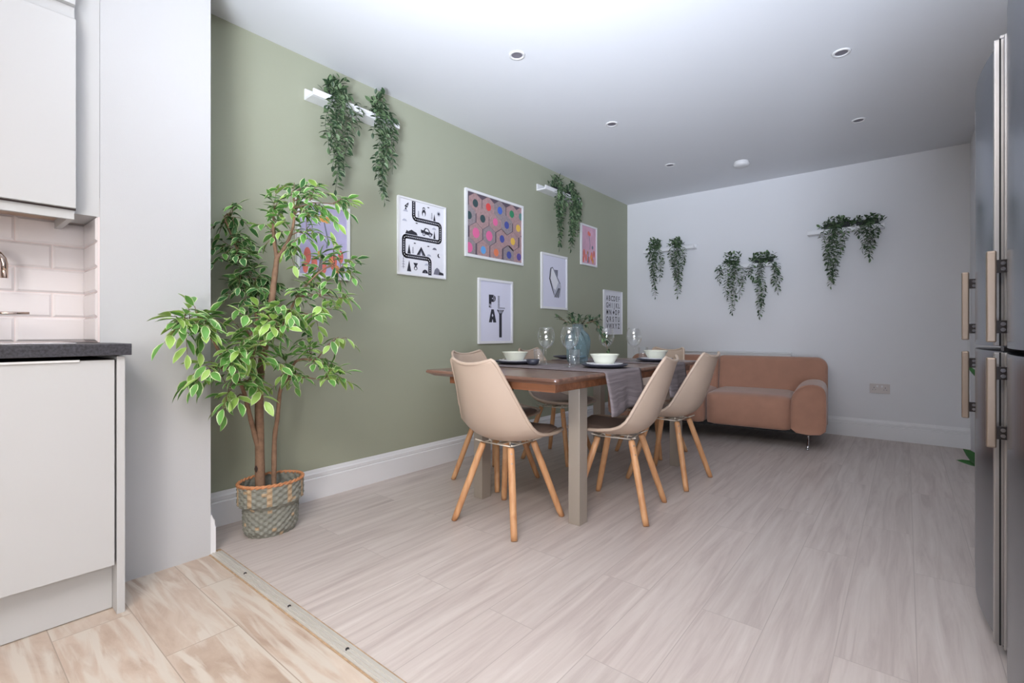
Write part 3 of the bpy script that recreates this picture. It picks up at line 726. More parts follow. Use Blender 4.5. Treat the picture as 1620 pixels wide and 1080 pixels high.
for sx in (-0.13, -SW+0.13):
    for y, s in ((0.09, -1), (0.70, 1)):
        b = MB(); b.tube([(sx, y+0.03*-s, 0.128), (sx, y+0.028*-s, 0.10), (sx, y+0.012*-s, 0.065), (sx, y+0.025*s, 0.030), (sx, y+0.040*s, 0.008)], [0.011, 0.009, 0.008, 0.008, 0.008], 10)
        b.lathe([(0, 0), (0.012, 0), (0.012, 0.014), (0, 0.016)], (sx, y+0.042*s, 0), 14)
        b.build('leg', M['chrome'], t)

# ------------------------------------------------------------ wall shelves (picture ledges)
def ledge(name, label, wall, a0, a1, z0, z1, depth=0.105):
    b = MB(); tk = 0.012
    for (d0_, d1_, q0, q1) in ((0, tk, z0, z1+0.03), (tk, depth-tk, z0, z0+tk), (depth-tk, depth, z0, z0+0.036)):
        if wall == 'L': b.box(d0_, d1_, a0, a1, q0, q1)
        else: b.box(a0, a1, -d1_, -d0_, q0, q1)
    o = b.build(name, M['frame'], None, 0.0015); return tag(o, label, 'wall shelf', 'white picture ledges holding trailing plants')
ledge('wall_shelf', 'white wall ledge high on the green wall above the ficus', 'L', -4.085, -3.50, 2.268, 2.30)
ledge('wall_shelf', 'white wall ledge on the green wall above the prints by the corner', 'L', -1.872, -1.27, 2.262, 2.295)
ledge('wall_shelf', 'white wall ledge on the back wall nearest the green wall', 'B', 0.245, 0.835, 1.885, 1.915)
ledge('wall_shelf', 'lowest white wall ledge, middle of the back wall', 'B', 1.065, 1.625, 1.625, 1.655)
ledge('wall_shelf', 'white wall ledge on the back wall furthest right', 'B', 1.905, 2.49, 1.885, 1.915)

def hanging(label, wall, cpos, ztop, potz, strands, seed, leafs=0.030, potw=0.055, light=0.35, potlen=None):
    """potted trailing plant; cpos along the wall; strands = (along, z bottom)"""
    rnd = random.Random(seed)
    def W(a, d, z): return Vector((d, a, z)) if wall == 'L' else Vector((a, -d, z))
    t = thing('hanging_plant', label, 'hanging plant', W(cpos, 0.056, potz), 0, 'trailing artificial plants on the wall ledges')
    base = Vector(t.location)
    b = MB()
    if potlen:
        if wall == 'B': b.prism([(-potlen/2, 0.0), (potlen/2, 0.0), (potlen/2, 0.075), (-potlen/2, 0.075)], 'y', -0.032, 0.034)
        else: b.prism([(-potlen/2, 0.0), (potlen/2, 0.0), (potlen/2, 0.075), (-potlen/2, 0.075)], 'x', -0.032, 0.032)
        b.build('pot', M['pot_dark'], t, 0.006)
    else:
        b.lathe([(0, 0), (0.026, 0), (0.034, 0.07), (0.030, 0.07), (0.024, 0.05), (0, 0.05)], n=20); b.build('pot', M['pot_dark'], t)
    lb = MB(); sb = MB()
    def rl(p, dr, s=1.0):
        if wall == 'L': p = Vector((max(p.x, 0.02-base.x), p.y, p.z))
        else: p = Vector((p.x, min(p.y, -0.02-base.y), p.z))
        L = leafs*rnd.uniform(0.85, 1.35)*s
        leaf(lb, p, dr, L, L*0.56, Vector((0, 0, 1))+rvec(rnd)*0.5, (1 if rnd.random() < light else 0, 2 if rnd.random() < 0.5 else 1), 0.15)
    # crown
    out = W(0, 1, 0)-W(0, 0, 0)
    along = (W(1, 0, 0)-W(0, 0, 0))
    H = ztop-potz-0.055
    for k in range(int(85*(1.5 if potlen else 1))):
        h = rnd.random()**1.4; sp = potw*(1.15-0.5*h)*(1.35 if potlen else 1)
        p = along*rnd.uniform(-sp, sp)+out*rnd.uniform(-0.03, 0.055)+Vector((0, 0, 0.045+H*h))
        dr = along*rnd.uniform(-1, 1)+out*rnd.uniform(-0.2, 0.8)+Vector((0, 0, rnd.uniform(-0.3, 1.1)))
        rl(p, dr)
    for a, zb in strands:
        dxa = a-cpos
        top = out*0.035+Vector((0, 0, 0.07))+along*max(-0.03, min(0.03, dxa*0.5)); n_ = 14; pts = []
        zb_ = zb-potz
        for k in range(n_+1):
            q = k/n_; o_ = 0.035+0.045*sm(0, 0.2, q)-0.02*q
            arch = 0.02*math.sin(min(1, q*5)*PI)
            pts.append(out*o_+along*(max(-0.03, min(0.03, dxa*0.5))*(1-sm(0, 0.4, q))+dxa*sm(0, 0.4, q)+0.012*math.sin(q*9+a*30))+Vector((0, 0, 0.07*(1-q)+zb_*q+arch)))
        sb.tube(pts, 0.0012, 5)
        n_l = int(abs(zb_-0.07)/0.0105)
        for k in range(n_l):
            q = 0.04+0.94*k/n_l+rnd.uniform(-0.01, 0.01); i = min(int(q*n_), n_-1); p = pts[i].lerp(pts[i+1], q*n_-i)
            s = -1 if k % 2 else 1
            dr = along*s*rnd.uniform(0.5, 1.2)+out*rnd.uniform(-0.2, 0.6)+Vector((0, 0, rnd.uniform(-1.1, 0.1)))
            rl(p+along*s*0.003, dr)
        rl(pts[-1], Vector((0, 0, -1)))
    sb.build('stems', M['ivy'], t, fix=False); lb.build('foliage', [M['ivy'], M['ivy_light'], M['ivy_edge']], t, fix=False)
    return t
ZL1 = 2.281; ZB1 = 1.898; ZB2 = 1.638
hanging('trailing green plant on the shelf above the ficus, nearer the ceiling edge at left', 'L', -3.935, 2.437, ZL1, [(-3.959, 1.769), (-3.983, 1.9), (-4.014, 1.999), (-3.899, 1.893), (-3.871, 2.03), (-3.82, 2.158), (-3.928, 1.977), (-3.95, 1.84), (-4.00, 2.10)], 11, 0.036, 0.062)
hanging('trailing green plant on the shelf above the ficus, nearer the road map print', 'L', -3.640, 2.455, ZL1, [(-3.633, 1.766), (-3.661, 1.877), (-3.679, 1.95), (-3.576, 1.986), (-3.614, 2.087), (-3.70, 2.173), (-3.566, 2.161), (-3.64, 1.82)], 12, 0.036, 0.058)
hanging('trailing green plant on the far green-wall shelf, directly right of the pencil print', 'L', -1.644, 2.44, 2.275, [(-1.678, 1.744), (-1.70, 1.95), (-1.624, 1.997), (-1.731, 2.107), (-1.57, 2.139), (-1.66, 1.85)], 13, 0.036, 0.075)
hanging('trailing green plant on the far green-wall shelf, just above the small flower print', 'L', -1.395, 2.422, 2.275, [(-1.48, 1.768), (-1.423, 1.89), (-1.353, 2.05), (-1.46, 1.95), (-1.318, 2.14), (-1.50, 2.15), (-1.39, 1.98), (-1.34, 1.93), (-1.44, 1.82)], 14, 0.036, 0.08)
hanging('trailing green plant leftmost on the back wall', 'B', 0.383, 2.044, ZB1, [(0.388, 1.366), (0.372, 1.585), (0.463, 1.572), (0.35, 1.733), (0.478, 1.686), (0.327, 1.809), (0.39, 1.5), (0.41, 1.62)], 15, 0.033, 0.07)
hanging('trailing green plant second from the left on the back wall', 'B', 0.634, 2.017, ZB1, [(0.667, 1.366), (0.645, 1.459), (0.617, 1.568), (0.716, 1.631), (0.588, 1.748), (0.737, 1.734), (0.688, 1.492), (0.65, 1.55)], 16, 0.033, 0.08)
hanging('trailing green plant at left on the lowest shelf of the back wall', 'B', 1.223, 1.813, ZB2, [(1.224, 1.161), (1.249, 1.259), (1.316, 1.335), (1.181, 1.328), (1.10, 1.531), (1.341, 1.45), (1.274, 1.422), (1.12, 1.48), (1.23, 1.36)], 17, 0.033, 0.085)
hanging('trailing green plant at right on the lowest shelf of the back wall', 'B', 1.523, 1.768, ZB2, [(1.5, 1.122), (1.523, 1.248), (1.483, 1.186), (1.648, 1.356), (1.664, 1.461), (1.406, 1.524), (1.488, 1.441), (1.63, 1.41), (1.42, 1.50)], 18, 0.033, 0.09, potlen=0.16)
hanging('longest trailing green plant on the rightmost shelf of the back wall', 'B', 2.135, 2.029, ZB1, [(2.088, 1.385), (2.107, 1.46), (2.132, 1.546), (2.063, 1.611), (2.038, 1.82), (2.161, 1.62), (2.205, 1.80), (2.078, 1.48), (2.18, 1.70), (2.12, 1.44)], 19, 0.034, 0.085, potlen=0.20)
hanging('shorter trailing green plant at the right end of the rightmost shelf', 'B', 2.366, 2.015, ZB1, [(2.394, 1.619), (2.367, 1.678), (2.34, 1.70), (2.417, 1.746), (2.298, 1.834), (2.439, 1.816), (2.39, 1.66), (2.36, 1.74)], 20, 0.034, 0.085, potlen=0.16)

# ------------------------------------------------------------ framed prints on the green wall
def frame_print(label, y0, y1, z0, z1, fw, art, paper):
    t = thing('framed_print', label, 'framed print', (0.0, y0, z0)); W_ = y1-y0; H_ = z1-z0; D = 0.020
    b = MB(); b.box(0.001, D, 0, W_, 0, fw); b.box(0.001, D, 0, W_, H_-fw, H_); b.box(0.001, D, 0, fw, fw, H_-fw); b.box(0.001, D, W_-fw, W_, fw, H_-fw)
    b.build('frame', M['frame'], t, 0.001)
    mats = [M[paper]]; a = MB(); a.add([(0.012, fw, fw), (0.012, W_-fw, fw), (0.012, W_-fw, H_-fw), (0.012, fw, H_-fw)], [(0, 1, 2, 3)], 0)
    lay = [0]
    names = {paper: 0}
    def poly(pts, m, lift=None):
        if m not in names: names[m] = len(mats); mats.append(M[m])
        lay[0] += 1; x = 0.0122+0.000012*lay[0] if lift is None else 0.0122+lift
        a.add([(x, fw+u*(W_-2*fw), fw+v*(H_-2*fw)) for u, v in pts], [tuple(range(len(pts)))], names[m])
    art(poly, (W_-2*fw)/(H_-2*fw)); o = a.build('print', mats, t, fix=False); return t, W_, H_, fw
def circ(cx, cy, r, asp, n=16, ry=None): return [(cx+r*math.cos(2*PI*k/n)/asp, cy+(ry or r)*math.sin(2*PI*k/n)) for k in range(n)]
def rect(x0, x1, y0, y1): return [(x0, y0), (x1, y0), (x1, y1), (x0, y1)]

def art_road(P, asp):
    path = [(0.30, 1.0)]; R = 0.055
    # serpentine centre line with rounded corners, u right, v up
    corners = [(0.30, 0.755), (0.90, 0.755), (0.90, 0.50), (0.09, 0.50), (0.09, 0.235), (0.66, 0.235)]
    pts = [(0.30, 0.985)]; seq = [(0.30, 0.985)]+corners+[(0.66, 0.02)]
    for i in range(1, len(seq)-1):
        p0, p1, p2 = seq[i-1], seq[i], seq[i+1]
        def nrm(a, b_):
            dx, dy = (b_[0]-a[0])*asp, b_[1]-a[1]; l = math.hypot(dx, dy); return dx/l, dy/l
        a = nrm(p1, p0); c = nrm(p1, p2)
        for k in range(7):
            q = k/6; A = (p1[0]+a[0]*R*(1-q)/asp, p1[1]+a[1]*R*(1-q)); B_ = (p1[0]+c[0]*R*q/asp, p1[1]+c[1]*R*q)
            pts.append((A[0]*(1-q)+B_[0]*q, A[1]*(1-q)+B_[1]*q))
    pts.append(seq[-1])
    def strip(pts, w_, m):
        for i in range(len(pts)-1):
            (x0, y0), (x1, y1) = pts[i], pts[i+1]; dx, dy = (x1-x0)*asp, y1-y0; l = math.hypot(dx, dy)
            if l < 1e-6: continue
            nx, ny = -dy/l*w_/asp, dx/l*w_; ex, ey = dx/l*w_*0.35/asp, dy/l*w_*0.35
            P([(x0+nx-ex, y0+ny-ey), (x0-nx-ex, y0-ny-ey), (x1-nx+ex, y1-ny+ey), (x1+nx+ex, y1+ny+ey)], m, 0.0002 if m == 'ink' else 0.0006)
    strip(pts, 0.030, 'ink')
    L = 0; acc = 0; on = []
    dense = []
    for i in range(len(pts)-1):
        (x0, y0), (x1, y1) = pts[i], pts[i+1]; l = math.hypot((x1-x0)*asp, y1-y0); n_ = max(1, int(l/0.004))
        for k in range(n_): dense.append((x0+(x1-x0)*k/n_, y0+(y1-y0)*k/n_))
    i = 0
    while i+4 < len(dense):
        strip([dense[i], dense[i+4]], 0.0045, 'paper'); i += 8
    tri = lambda x, y, w_, h, m='ink': P([(x-w_/2, y), (x+w_/2, y), (x, y+h)], m)
    # rocket
    P([(0.10, 0.90), (0.16, 0.945), (0.19, 0.96), (0.185, 0.93), (0.16, 0.885)], 'ink'); P([(0.14, 0.915), (0.165, 0.93), (0.16, 0.905)], 'paper'); tri(0.13, 0.855, 0.04, 0.05)
    # tall animal figure, second small figure
    P(circ(0.52, 0.865, 0.035, asp, 14, 0.05), 'ink'); P(circ(0.52, 0.845, 0.020, asp, 12, 0.032), 'paper'); P(circ(0.52, 0.925, 0.024, asp, 12), 'ink'); P(circ(0.52, 0.922, 0.012, asp, 12), 'paper')
    P(circ(0.34, 0.085, 0.030, asp, 14), 'ink'); P(circ(0.34, 0.08, 0.018, asp, 12), 'paper'); P([(0.29, 0.155), (0.39, 0.155), (0.36, 0.115), (0.32, 0.115)], 'ink')
    # sun with rays, moon
    P(circ(0.86, 0.905, 0.034, asp, 14), 'ink_light'); P(circ(0.86, 0.905, 0.018, asp, 14), 'ink')
    P(circ(0.87, 0.305, 0.030, asp, 16), 'ink'); P(circ(0.895, 0.312, 0.028, asp, 16), 'paper')
    # trees
    for x, y, w_, h in ((0.76, 0.79, 0.05, 0.10), (0.76, 0.535, 0.05, 0.12), (0.20, 0.27, 0.07, 0.13), (0.20, 0.03, 0.09, 0.15)): tri(x, y, w_, h)
    for x, y, h in ((0.40, 0.79, 0.09), (0.70, 0.80, 0.10), (0.28, 0.28, 0.09), (0.08, 0.06, 0.16)):
        P(rect(x-0.005, x+0.005, y, y+h), 'ink_mid')
        for k in range(4): P([(x-0.045+0.008*k, y+h*(0.1+0.22*k)), (x, y+h*(0.22+0.22*k)), (x+0.045-0.008*k, y+h*(0.1+0.22*k)), (x, y+h*(0.17+0.22*k))], 'ink_mid')
    # mountains, tent, hut
    P([(0.12, 0.535), (0.15, 0.585), (0.18, 0.57), (0.25, 0.60), (0.30, 0.585), (0.36, 0.57), (0.38, 0.535)], 'ink')
    P([(0.74, 0.03), (0.77, 0.10), (0.82, 0.13), (0.87, 0.11), (0.90, 0.065), (0.97, 0.06), (0.98, 0.03)], 'ink_mid'); P([(0.86, 0.03), (0.88, 0.075), (0.97, 0.06), (0.98, 0.03)], 'ink')
    tri(0.46, 0.27, 0.20, 0.12); tri(0.46, 0.27, 0.11, 0.07, 'ink_mid'); tri(0.46, 0.27, 0.04, 0.05, 'paper')
    P([(0.48, 0.03), (0.50, 0.065), (0.545, 0.082), (0.59, 0.07), (0.62, 0.03)], 'ink'); P(circ(0.55, 0.045, 0.012, asp, 10), 'ink_mid')
    # car
    P([(0.46, 0.585), (0.70, 0.565), (0.72, 0.60), (0.66, 0.615), (0.62, 0.66), (0.55, 0.665), (0.51, 0.625), (0.45, 0.63)], 'ink'); P([(0.54, 0.62), (0.565, 0.652), (0.61, 0.648), (0.635, 0.612)], 'paper')
    for x in (0.52, 0.66): P(circ(x, 0.572, 0.026, asp, 14), 'ink_mid'); P(circ(x, 0.572, 0.011, asp, 10), 'paper')
    # clouds and birds
    for x, y, m in ((0.10, 0.70, 'ink_light'), (0.75, 0.665, 'ink_light'), (0.76, 0.38, 'ink_mid'), (0.58, 0.14, 'ink_light'), (0.63, 0.275, 'ink_light'), (0.12, 0.83, 'ink_light')):
        P([(x-0.05, y), (x+0.055, y), (x+0.04, y+0.02), (x+0.01, y+0.03), (x-0.02, y+0.026)], m)
    for x, y in ((0.36, 0.70), (0.62, 0.955), (0.32, 0.42), (0.62, 0.41)): P([(x-0.03, y+0.006), (x, y-0.006), (x+0.03, y+0.004), (x, y+0.012)], 'ink')
frame_print('white framed road map print with car, trees and winding black road', -3.445, -3.015, 1.345, 1.872, 0.012, art_road, 'paper')

M['pen_bg'] = mat('pencil_shadow', srgb(96, 84, 96), 0.6)
M['pen_wood'] = mat('pencil_wood', srgb(172, 142, 142), 0.6, noise=0.15, nscale=60)
M['pen_wood2'] = mat('pencil_wood_grey', srgb(150, 138, 142), 0.6, noise=0.15, nscale=60)
pcol = {'green_d': (58, 80, 84), 'red': (222, 80, 78), 'blue': (76, 108, 196), 'green': (56, 138, 98), 'teal': (100, 138, 134), 'pink': (226, 110, 158), 'navy': (76, 86, 160), 'yellow': (230, 188, 84), 'sky': (100, 162, 220), 'orange': (226, 128, 92), 'violet': (98, 84, 156)}
for k_, v_ in pcol.items(): M['p_'+k_] = mat('pencil_lead_'+k_, srgb(*v_), 0.6)
def art_pencil(P, asp):
    rows = [(0.84, [(0.135, 'green_d'), (0.36, 'red'), (0.57, 'blue'), (0.80, 'green'), (0.985, 'teal')]),
            (0.62, [(0.03, 'green_d'), (0.26, 'green_d'), (0.485, 'pink'), (0.70, 'navy'), (0.93, 'yellow')]),
            (0.36, [(0.145, 'pink'), (0.375, 'pink'), (0.61, 'navy'), (0.82, 'yellow')]),
            (0.105, [(0.03, 'pink'), (0.27, 'sky'), (0.50, 'orange'), (0.745, 'navy'), (0.945, 'violet')])]
    def clip(poly):
        for ax, lim, sgn in ((0, 0, 1), (0, 1, -1), (1, 0, 1), (1, 1, -1)):
            out = []
            for i in range(len(poly)):
                a, c = poly[i], poly[(i+1) % len(poly)]
                ia = (a[ax]-lim)*sgn >= 0; ic = (c[ax]-lim)*sgn >= 0
                if ia: out.append(a)
                if ia != ic:
                    q = (lim-a[ax])/(c[ax]-a[ax]); out.append((a[0]+(c[0]-a[0])*q, a[1]+(c[1]-a[1])*q))
            poly = out
            if len(poly) < 3: return None
        return poly
    k = 0
    for v, row in rows:
        for u, c in row:
            k += 1; ry = 0.172; rx = 0.124
            hexp = clip([(u+rx*math.sin(PI/3*i)*1.0, v+ry*math.cos(PI/3*i)) for i in range(6)])
            if hexp: P(hexp, 'pen_wood' if k % 3 else 'pen_wood2', 0.0001+0.00002*(k % 4))
            rr = 0.045
            if c == 'pink' and v < 0.5: rr = 0.058
            cc = clip([(u+rr*math.cos(2*PI*i/20)/1.0, v+rr*1.45*math.sin(2*PI*i/20)) for i in range(20)])
            if cc: P(cc, 'p_'+c, 0.0004)
    P(clip([(0.955, 0.50), (1.07, 0.42), (1.07, 0.28), (0.955, 0.22)]) or rect(0.95, 1, 0.3, 0.45), 'pen_wood', 0.00012)
frame_print('large white framed print of coloured pencil ends packed in hexagons', -2.81, -2.088, 1.545, 2.071, 0.021, art_pencil, 'pen_bg')

def art_play(P, asp):
    k = 'ink'
    # P
    P(rect(0.27, 0.35, 0.60, 0.78), k); P([(0.35, 0.66), (0.35, 0.78), (0.42, 0.78), (0.475, 0.755), (0.485, 0.72), (0.47, 0.68), (0.42, 0.66)], k)
    P(circ(0.385, 0.72, 0.012, asp), 'paper_lilac'); P([(0.418, 0.775), (0.43, 0.775), (0.445, 0.70), (0.43, 0.665)], 'paper_lilac'); P(rect(0.27, 0.35, 0.613, 0.622), 'paper_lilac')
    P(rect(0.27, 0.31, 0.565, 0.592), k); P(rect(0.31, 0.35, 0.565, 0.58), k)
    # L of bars
    for i in range(11): P(rect(0.555, 0.615, 0.585+i*0.0175, 0.594+i*0.0175), k)
    for i in range(8): P(rect(0.555+i*0.030, 0.575+i*0.030, 0.553, 0.575), 'ink' if i % 2 else 'ink_mid')
    # A
    P([(0.27, 0.315), (0.36, 0.315), (0.475, 0.535), (0.375, 0.535)], k) if False else None
    P([(0.27, 0.315), (0.365, 0.315), (0.42, 0.535), (0.345, 0.535)], k); P([(0.405, 0.315), (0.505, 0.315), (0.425, 0.535), (0.36, 0.535)], k); P(rect(0.33, 0.44, 0.365, 0.415), k)
    P([(0.36, 0.43), (0.385, 0.465), (0.41, 0.43), (0.385, 0.405)], 'paper_lilac')
    # Y as a fork
    P([(0.525, 0.535), (0.60, 0.455), (0.60, 0.06), (0.685, 0.06), (0.685, 0.455), (0.76, 0.535)], k)
    for x in (0.575, 0.615, 0.655, 0.70): P([(x, 0.545), (x+0.014, 0.545), (x+0.012+(0.6425-x)*0.3, 0.475), (x+(0.6425-x)*0.3, 0.475)], 'paper_lilac')
frame_print('white framed print reading PLAY in black letters, directly above the near chair', -2.663, -2.236, 0.866, 1.392, 0.020, art_play, 'paper_lilac')

def art_gem(P, asp):
    P([(0.33, 0.77), (0.42, 0.79), (0.74, 0.50), (0.78, 0.42), (0.74, 0.22), (0.66, 0.18), (0.60, 0.20), (0.50, 0.19), (0.38, 0.38), (0.27, 0.55), (0.29, 0.72)], 'ink_light')
    P([(0.48, 0.74), (0.64, 0.745), (0.63, 0.60)], 'ink_mid')
    P([(0.36, 0.755), (0.42, 0.765), (0.66, 0.50), (0.54, 0.34), (0.46, 0.37), (0.32, 0.56), (0.34, 0.70)], 'paper')
    P([(0.33, 0.77), (0.36, 0.755), (0.32, 0.56), (0.27, 0.55)], 'ink'); P([(0.27, 0.55), (0.31, 0.57), (0.50, 0.22), (0.46, 0.25), (0.36, 0.40)], 'ink')
    P([(0.33, 0.77), (0.42, 0.79), (0.42, 0.765), (0.37, 0.755)], 'ink_mid'); P([(0.42, 0.79), (0.76, 0.47), (0.71, 0.48), (0.42, 0.765)], 'ink_mid')
    for q in range(3): P([(0.49+q*0.07, 0.20), (0.52+q*0.07, 0.19), (0.68+q*0.03, 0.38), (0.66+q*0.03, 0.39)], 'ink')
frame_print('white framed print of a grey faceted gemstone', -1.812, -1.372, 1.182, 1.708, 0.020, art_gem, 'paper_lilac')

M['pinkp'] = mat('pink_print', srgb(216, 172, 192), 0.6, noise=0.12, nscale=8)
M['lilacp'] = mat('lilac_print', srgb(190, 184, 218), 0.6, noise=0.12, nscale=6)
M['redp'] = mat('poppy_red_print', srgb(222, 122, 108), 0.6, noise=0.2, nscale=20)
M['orangep'] = mat('orange_print', srgb(226, 160, 88), 0.6, noise=0.2, nscale=20)
M['stalkp'] = mat('stalk_print', srgb(120, 128, 140), 0.6)
def art_flower(bgred):
    def A(P, asp):
        P(circ(0.48, 0.83, 0.055, asp, 16, 0.06), 'orangep' if bgred else 'redp'); P(circ(0.56, 0.81, 0.045, asp, 14, 0.05), 'orangep' if bgred else 'redp')
        P([(0.49, 0.77), (0.52, 0.77), (0.60, 0.52), (0.57, 0.40), (0.54, 0.40), (0.57, 0.52)], 'stalkp')
        for x, y, r in ((0.16, 0.26, 0.12), (0.30, 0.16, 0.10), (0.70, 0.22, 0.13), (0.86, 0.30, 0.10), (0.50, 0.12, 0.09), (0.12, 0.10, 0.09)): P(circ(x, y, r*0.8, 1.3, 16, r), 'redp')
        for x, y, r in ((0.64, 0.20, 0.07), (0.78, 0.10, 0.07), (0.40, 0.30, 0.05)): P(circ(x, y, r, 1.3, 14), 'orangep')
        P([(0.38, 0.03), (0.43, 0.33), (0.47, 0.33), (0.46, 0.03)], 'stalkp'); P(circ(0.75, 0.47, 0.07, 1.2, 14, 0.05), 'stalkp' if not bgred else 'pinkp')
    return A
frame_print('white framed lilac flower print behind the ficus leaves', -4.137, -3.806, 1.268, 1.705, 0.018, art_flower(True), 'lilacp')
frame_print('small white framed pink flower print beneath the far trailing plants', -1.108, -0.776, 1.670, 2.100, 0.018, art_flower(False), 'pinkp')

def text_mesh(txt, size):
    cu = bpy.data.curves.new('lettering', 'FONT'); cu.body = txt; cu.size = size; cu.align_x = 'CENTER'; cu.offset = size*0.018; cu.space_character = 1.0
    ob = bpy.data.objects.new('lettering', cu); C.objects.link(ob); bpy.context.view_layer.update()
    dg = bpy.context.evaluated_depsgraph_get(); me = bpy.data.meshes.new_from_object(ob.evaluated_get(dg)); bpy.data.objects.remove(ob)
    return me
def art_abc(P, asp):
    W_, H_ = 0.434, 0.490
    for r_i, row in enumerate(['ABCDEF', 'GHIJKL', 'MN\u2666OP', 'QRSTU', 'VWXYZ']):
        cells = len(row)
        for c_i, chh in enumerate(row):
            cy = W_*(0.10+0.80*(c_i+0.5)/cells); cz = H_*(0.775-0.162*r_i)
            if chh == '\u2666':
                P([(cy/W_, cz/H_), ((cy+0.02)/W_, (cz+0.026)/H_), (cy/W_, (cz+0.052)/H_), ((cy-0.02)/W_, (cz+0.026)/H_)], 'ink'); continue
            me = text_mesh(chh, 0.078)
            for p in me.polygons:
                P([((cy+me.vertices[i].co.x*0.85)/W_, (cz+me.vertices[i].co.y*1.05)/H_) for i in p.vertices], 'ink', 0.0004)
t, W_, H_, fw = frame_print('white alphabet print nearest the room corner', -0.618, -0.168, 0.935, 1.441, 0.008, art_abc, 'paper')

# ------------------------------------------------------------ ficus in its basket
t = thing('woven_basket', 'oval grey woven basket planter with an orange cane rim', 'basket', (0.262, -4.385, 0.0))
b = MB(); nt_, nz_ = 240, 30; H_ = 0.245
def bask(rx, ry, z, th_, row, inner=False):
    cc_ = th_/(2*PI)*40; ph_ = (row//2) % 2
    wv = 0.0036*math.sin(PI*cc_+PI*ph_)*(1.0 if row % 2 else 0.45)
    r_ = 1+wv/rx*(0.6 if inner else 1)
    return (rx*r_*math.cos(th_), ry*r_*math.sin(th_), z)
def size(z):
    if z < 0.13: k = 0.82+0.02*sm(0.0, 0.13, z)-0.10*(1-sm(0, 0.03, z))
    elif z < 0.155: k = 0.84+0.16*sm(0.13, 0.155, z)
    else: k = 1.0
    return 0.118*k, 0.148*k
vs = []; rowsN = 34
for j in range(rowsN+1):
    z = H_*j/rowsN; rx, ry = size(z)
    for k in range(nt_): vs.append(bask(rx, ry, z, 2*PI*k/nt_, j))
b0_ = len(b.v); b.v += vs
for j in range(rowsN):
    for k in range(nt_):
        b.f.append([j*nt_+k, j*nt_+(k+1) % nt_, (j+1)*nt_+(k+1) % nt_, (j+1)*nt_+k]); zz = H_*j/rowsN
        b.m.append(1 if (zz > 0.15 and (k//6) % 4 == 1) or ((k//6*7+j//2*5) % 23 == 0) else 0); b.sm.append(False)
b.lathe([(0.92, 0.001), (0, 0.001)], n=nt_, sx=0.118*0.72/0.92, sy=0.148*0.72/0.92)
b.build('weave', [M['weave'], M['weave_tan']], t, fix=False)
b = MB()
vs = []
for j in range(15):
    z = 0.08+(H_-0.08)*j/14; rx, ry = size(z)
    for k in range(nt_): vs.append(bask(rx-0.010, ry-0.010, z, 2*PI*k/nt_, j, True))
b.add(vs, [(j*nt_+k, j*nt_+(k+1) % nt_, (j+1)*nt_+(k+1) % nt_, (j+1)*nt_+k) for j in range(14) for k in range(nt_)])
b.build('lining', M['weave'], t, fix=False)
b = MB()
for ph in (0, PI):
    pts = []
    for k in range(97):
        a = 2*PI*k/96; q = a*18+ph; pts.append(((0.115+0.004*math.cos(q))*math.cos(a), (0.145+0.004*math.cos(q))*math.sin(a), H_+0.004*math.sin(q)))
    b.tube(pts, 0.0055, 8, caps=False)
b.build('rim', M['rim'], t)

ft = thing('ficus_tree', 'tall artificial ficus with variegated green leaves in the woven basket', 'plant', (0.240, -4.400, 0.105))
OF = Vector(ft.location)
BR = {'trunk': ([(0.226, -4.42, 0.10), (0.228, -4.424, 0.363), (0.228, -4.424, 0.728), (0.279, -4.408, 0.971), (0.3, -4.391, 1.182), (0.312, -4.381, 1.309)], 0.0235, 0.011),
 'forkL': ([(0.312, -4.381, 1.309), (0.3, -4.391, 1.408), (0.3, -4.391, 1.514)], 0.010, 0.005),
 'forkR': ([(0.312, -4.381, 1.309), (0.349, -4.351, 1.378), (0.395, -4.34, 1.479), (0.392, -4.342, 1.625)], 0.010, 0.003),
 'left': ([(0.230, -4.426, 0.375), (0.246, -4.461, 0.493), (0.287, -4.505, 0.621), (0.339, -4.553, 0.722), (0.385, -4.644, 0.848), (0.425, -4.708, 0.942), (0.45, -4.785, 0.98)], 0.012, 0.004),
 'right': ([(0.245, -4.365, 0.10), (0.242, -4.361, 0.415), (0.264, -4.356, 0.541), (0.296, -4.356, 0.681), (0.352, -4.349, 0.739), (0.387, -4.32, 0.821), (0.457, -4.263, 0.821)], 0.0125, 0.004),
 'right2': ([(0.279, -4.408, 0.971), (0.378, -4.392, 0.985), (0.406, -4.33, 1.12), (0.438, -4.253, 1.23), (0.481, -4.179, 1.295)], 0.007, 0.003),
 'back': ([(0.25, -4.416, 0.860), (0.183, -4.422, 1.033), (0.126, -4.42, 1.192), (0.12, -4.468, 1.315), (0.12, -4.541, 1.503)], 0.008, 0.003),
 'mid': ([(0.228, -4.424, 0.728), (0.328, -4.497, 0.855), (0.422, -4.549, 0.942)], 0.008, 0.003)}
allp = []
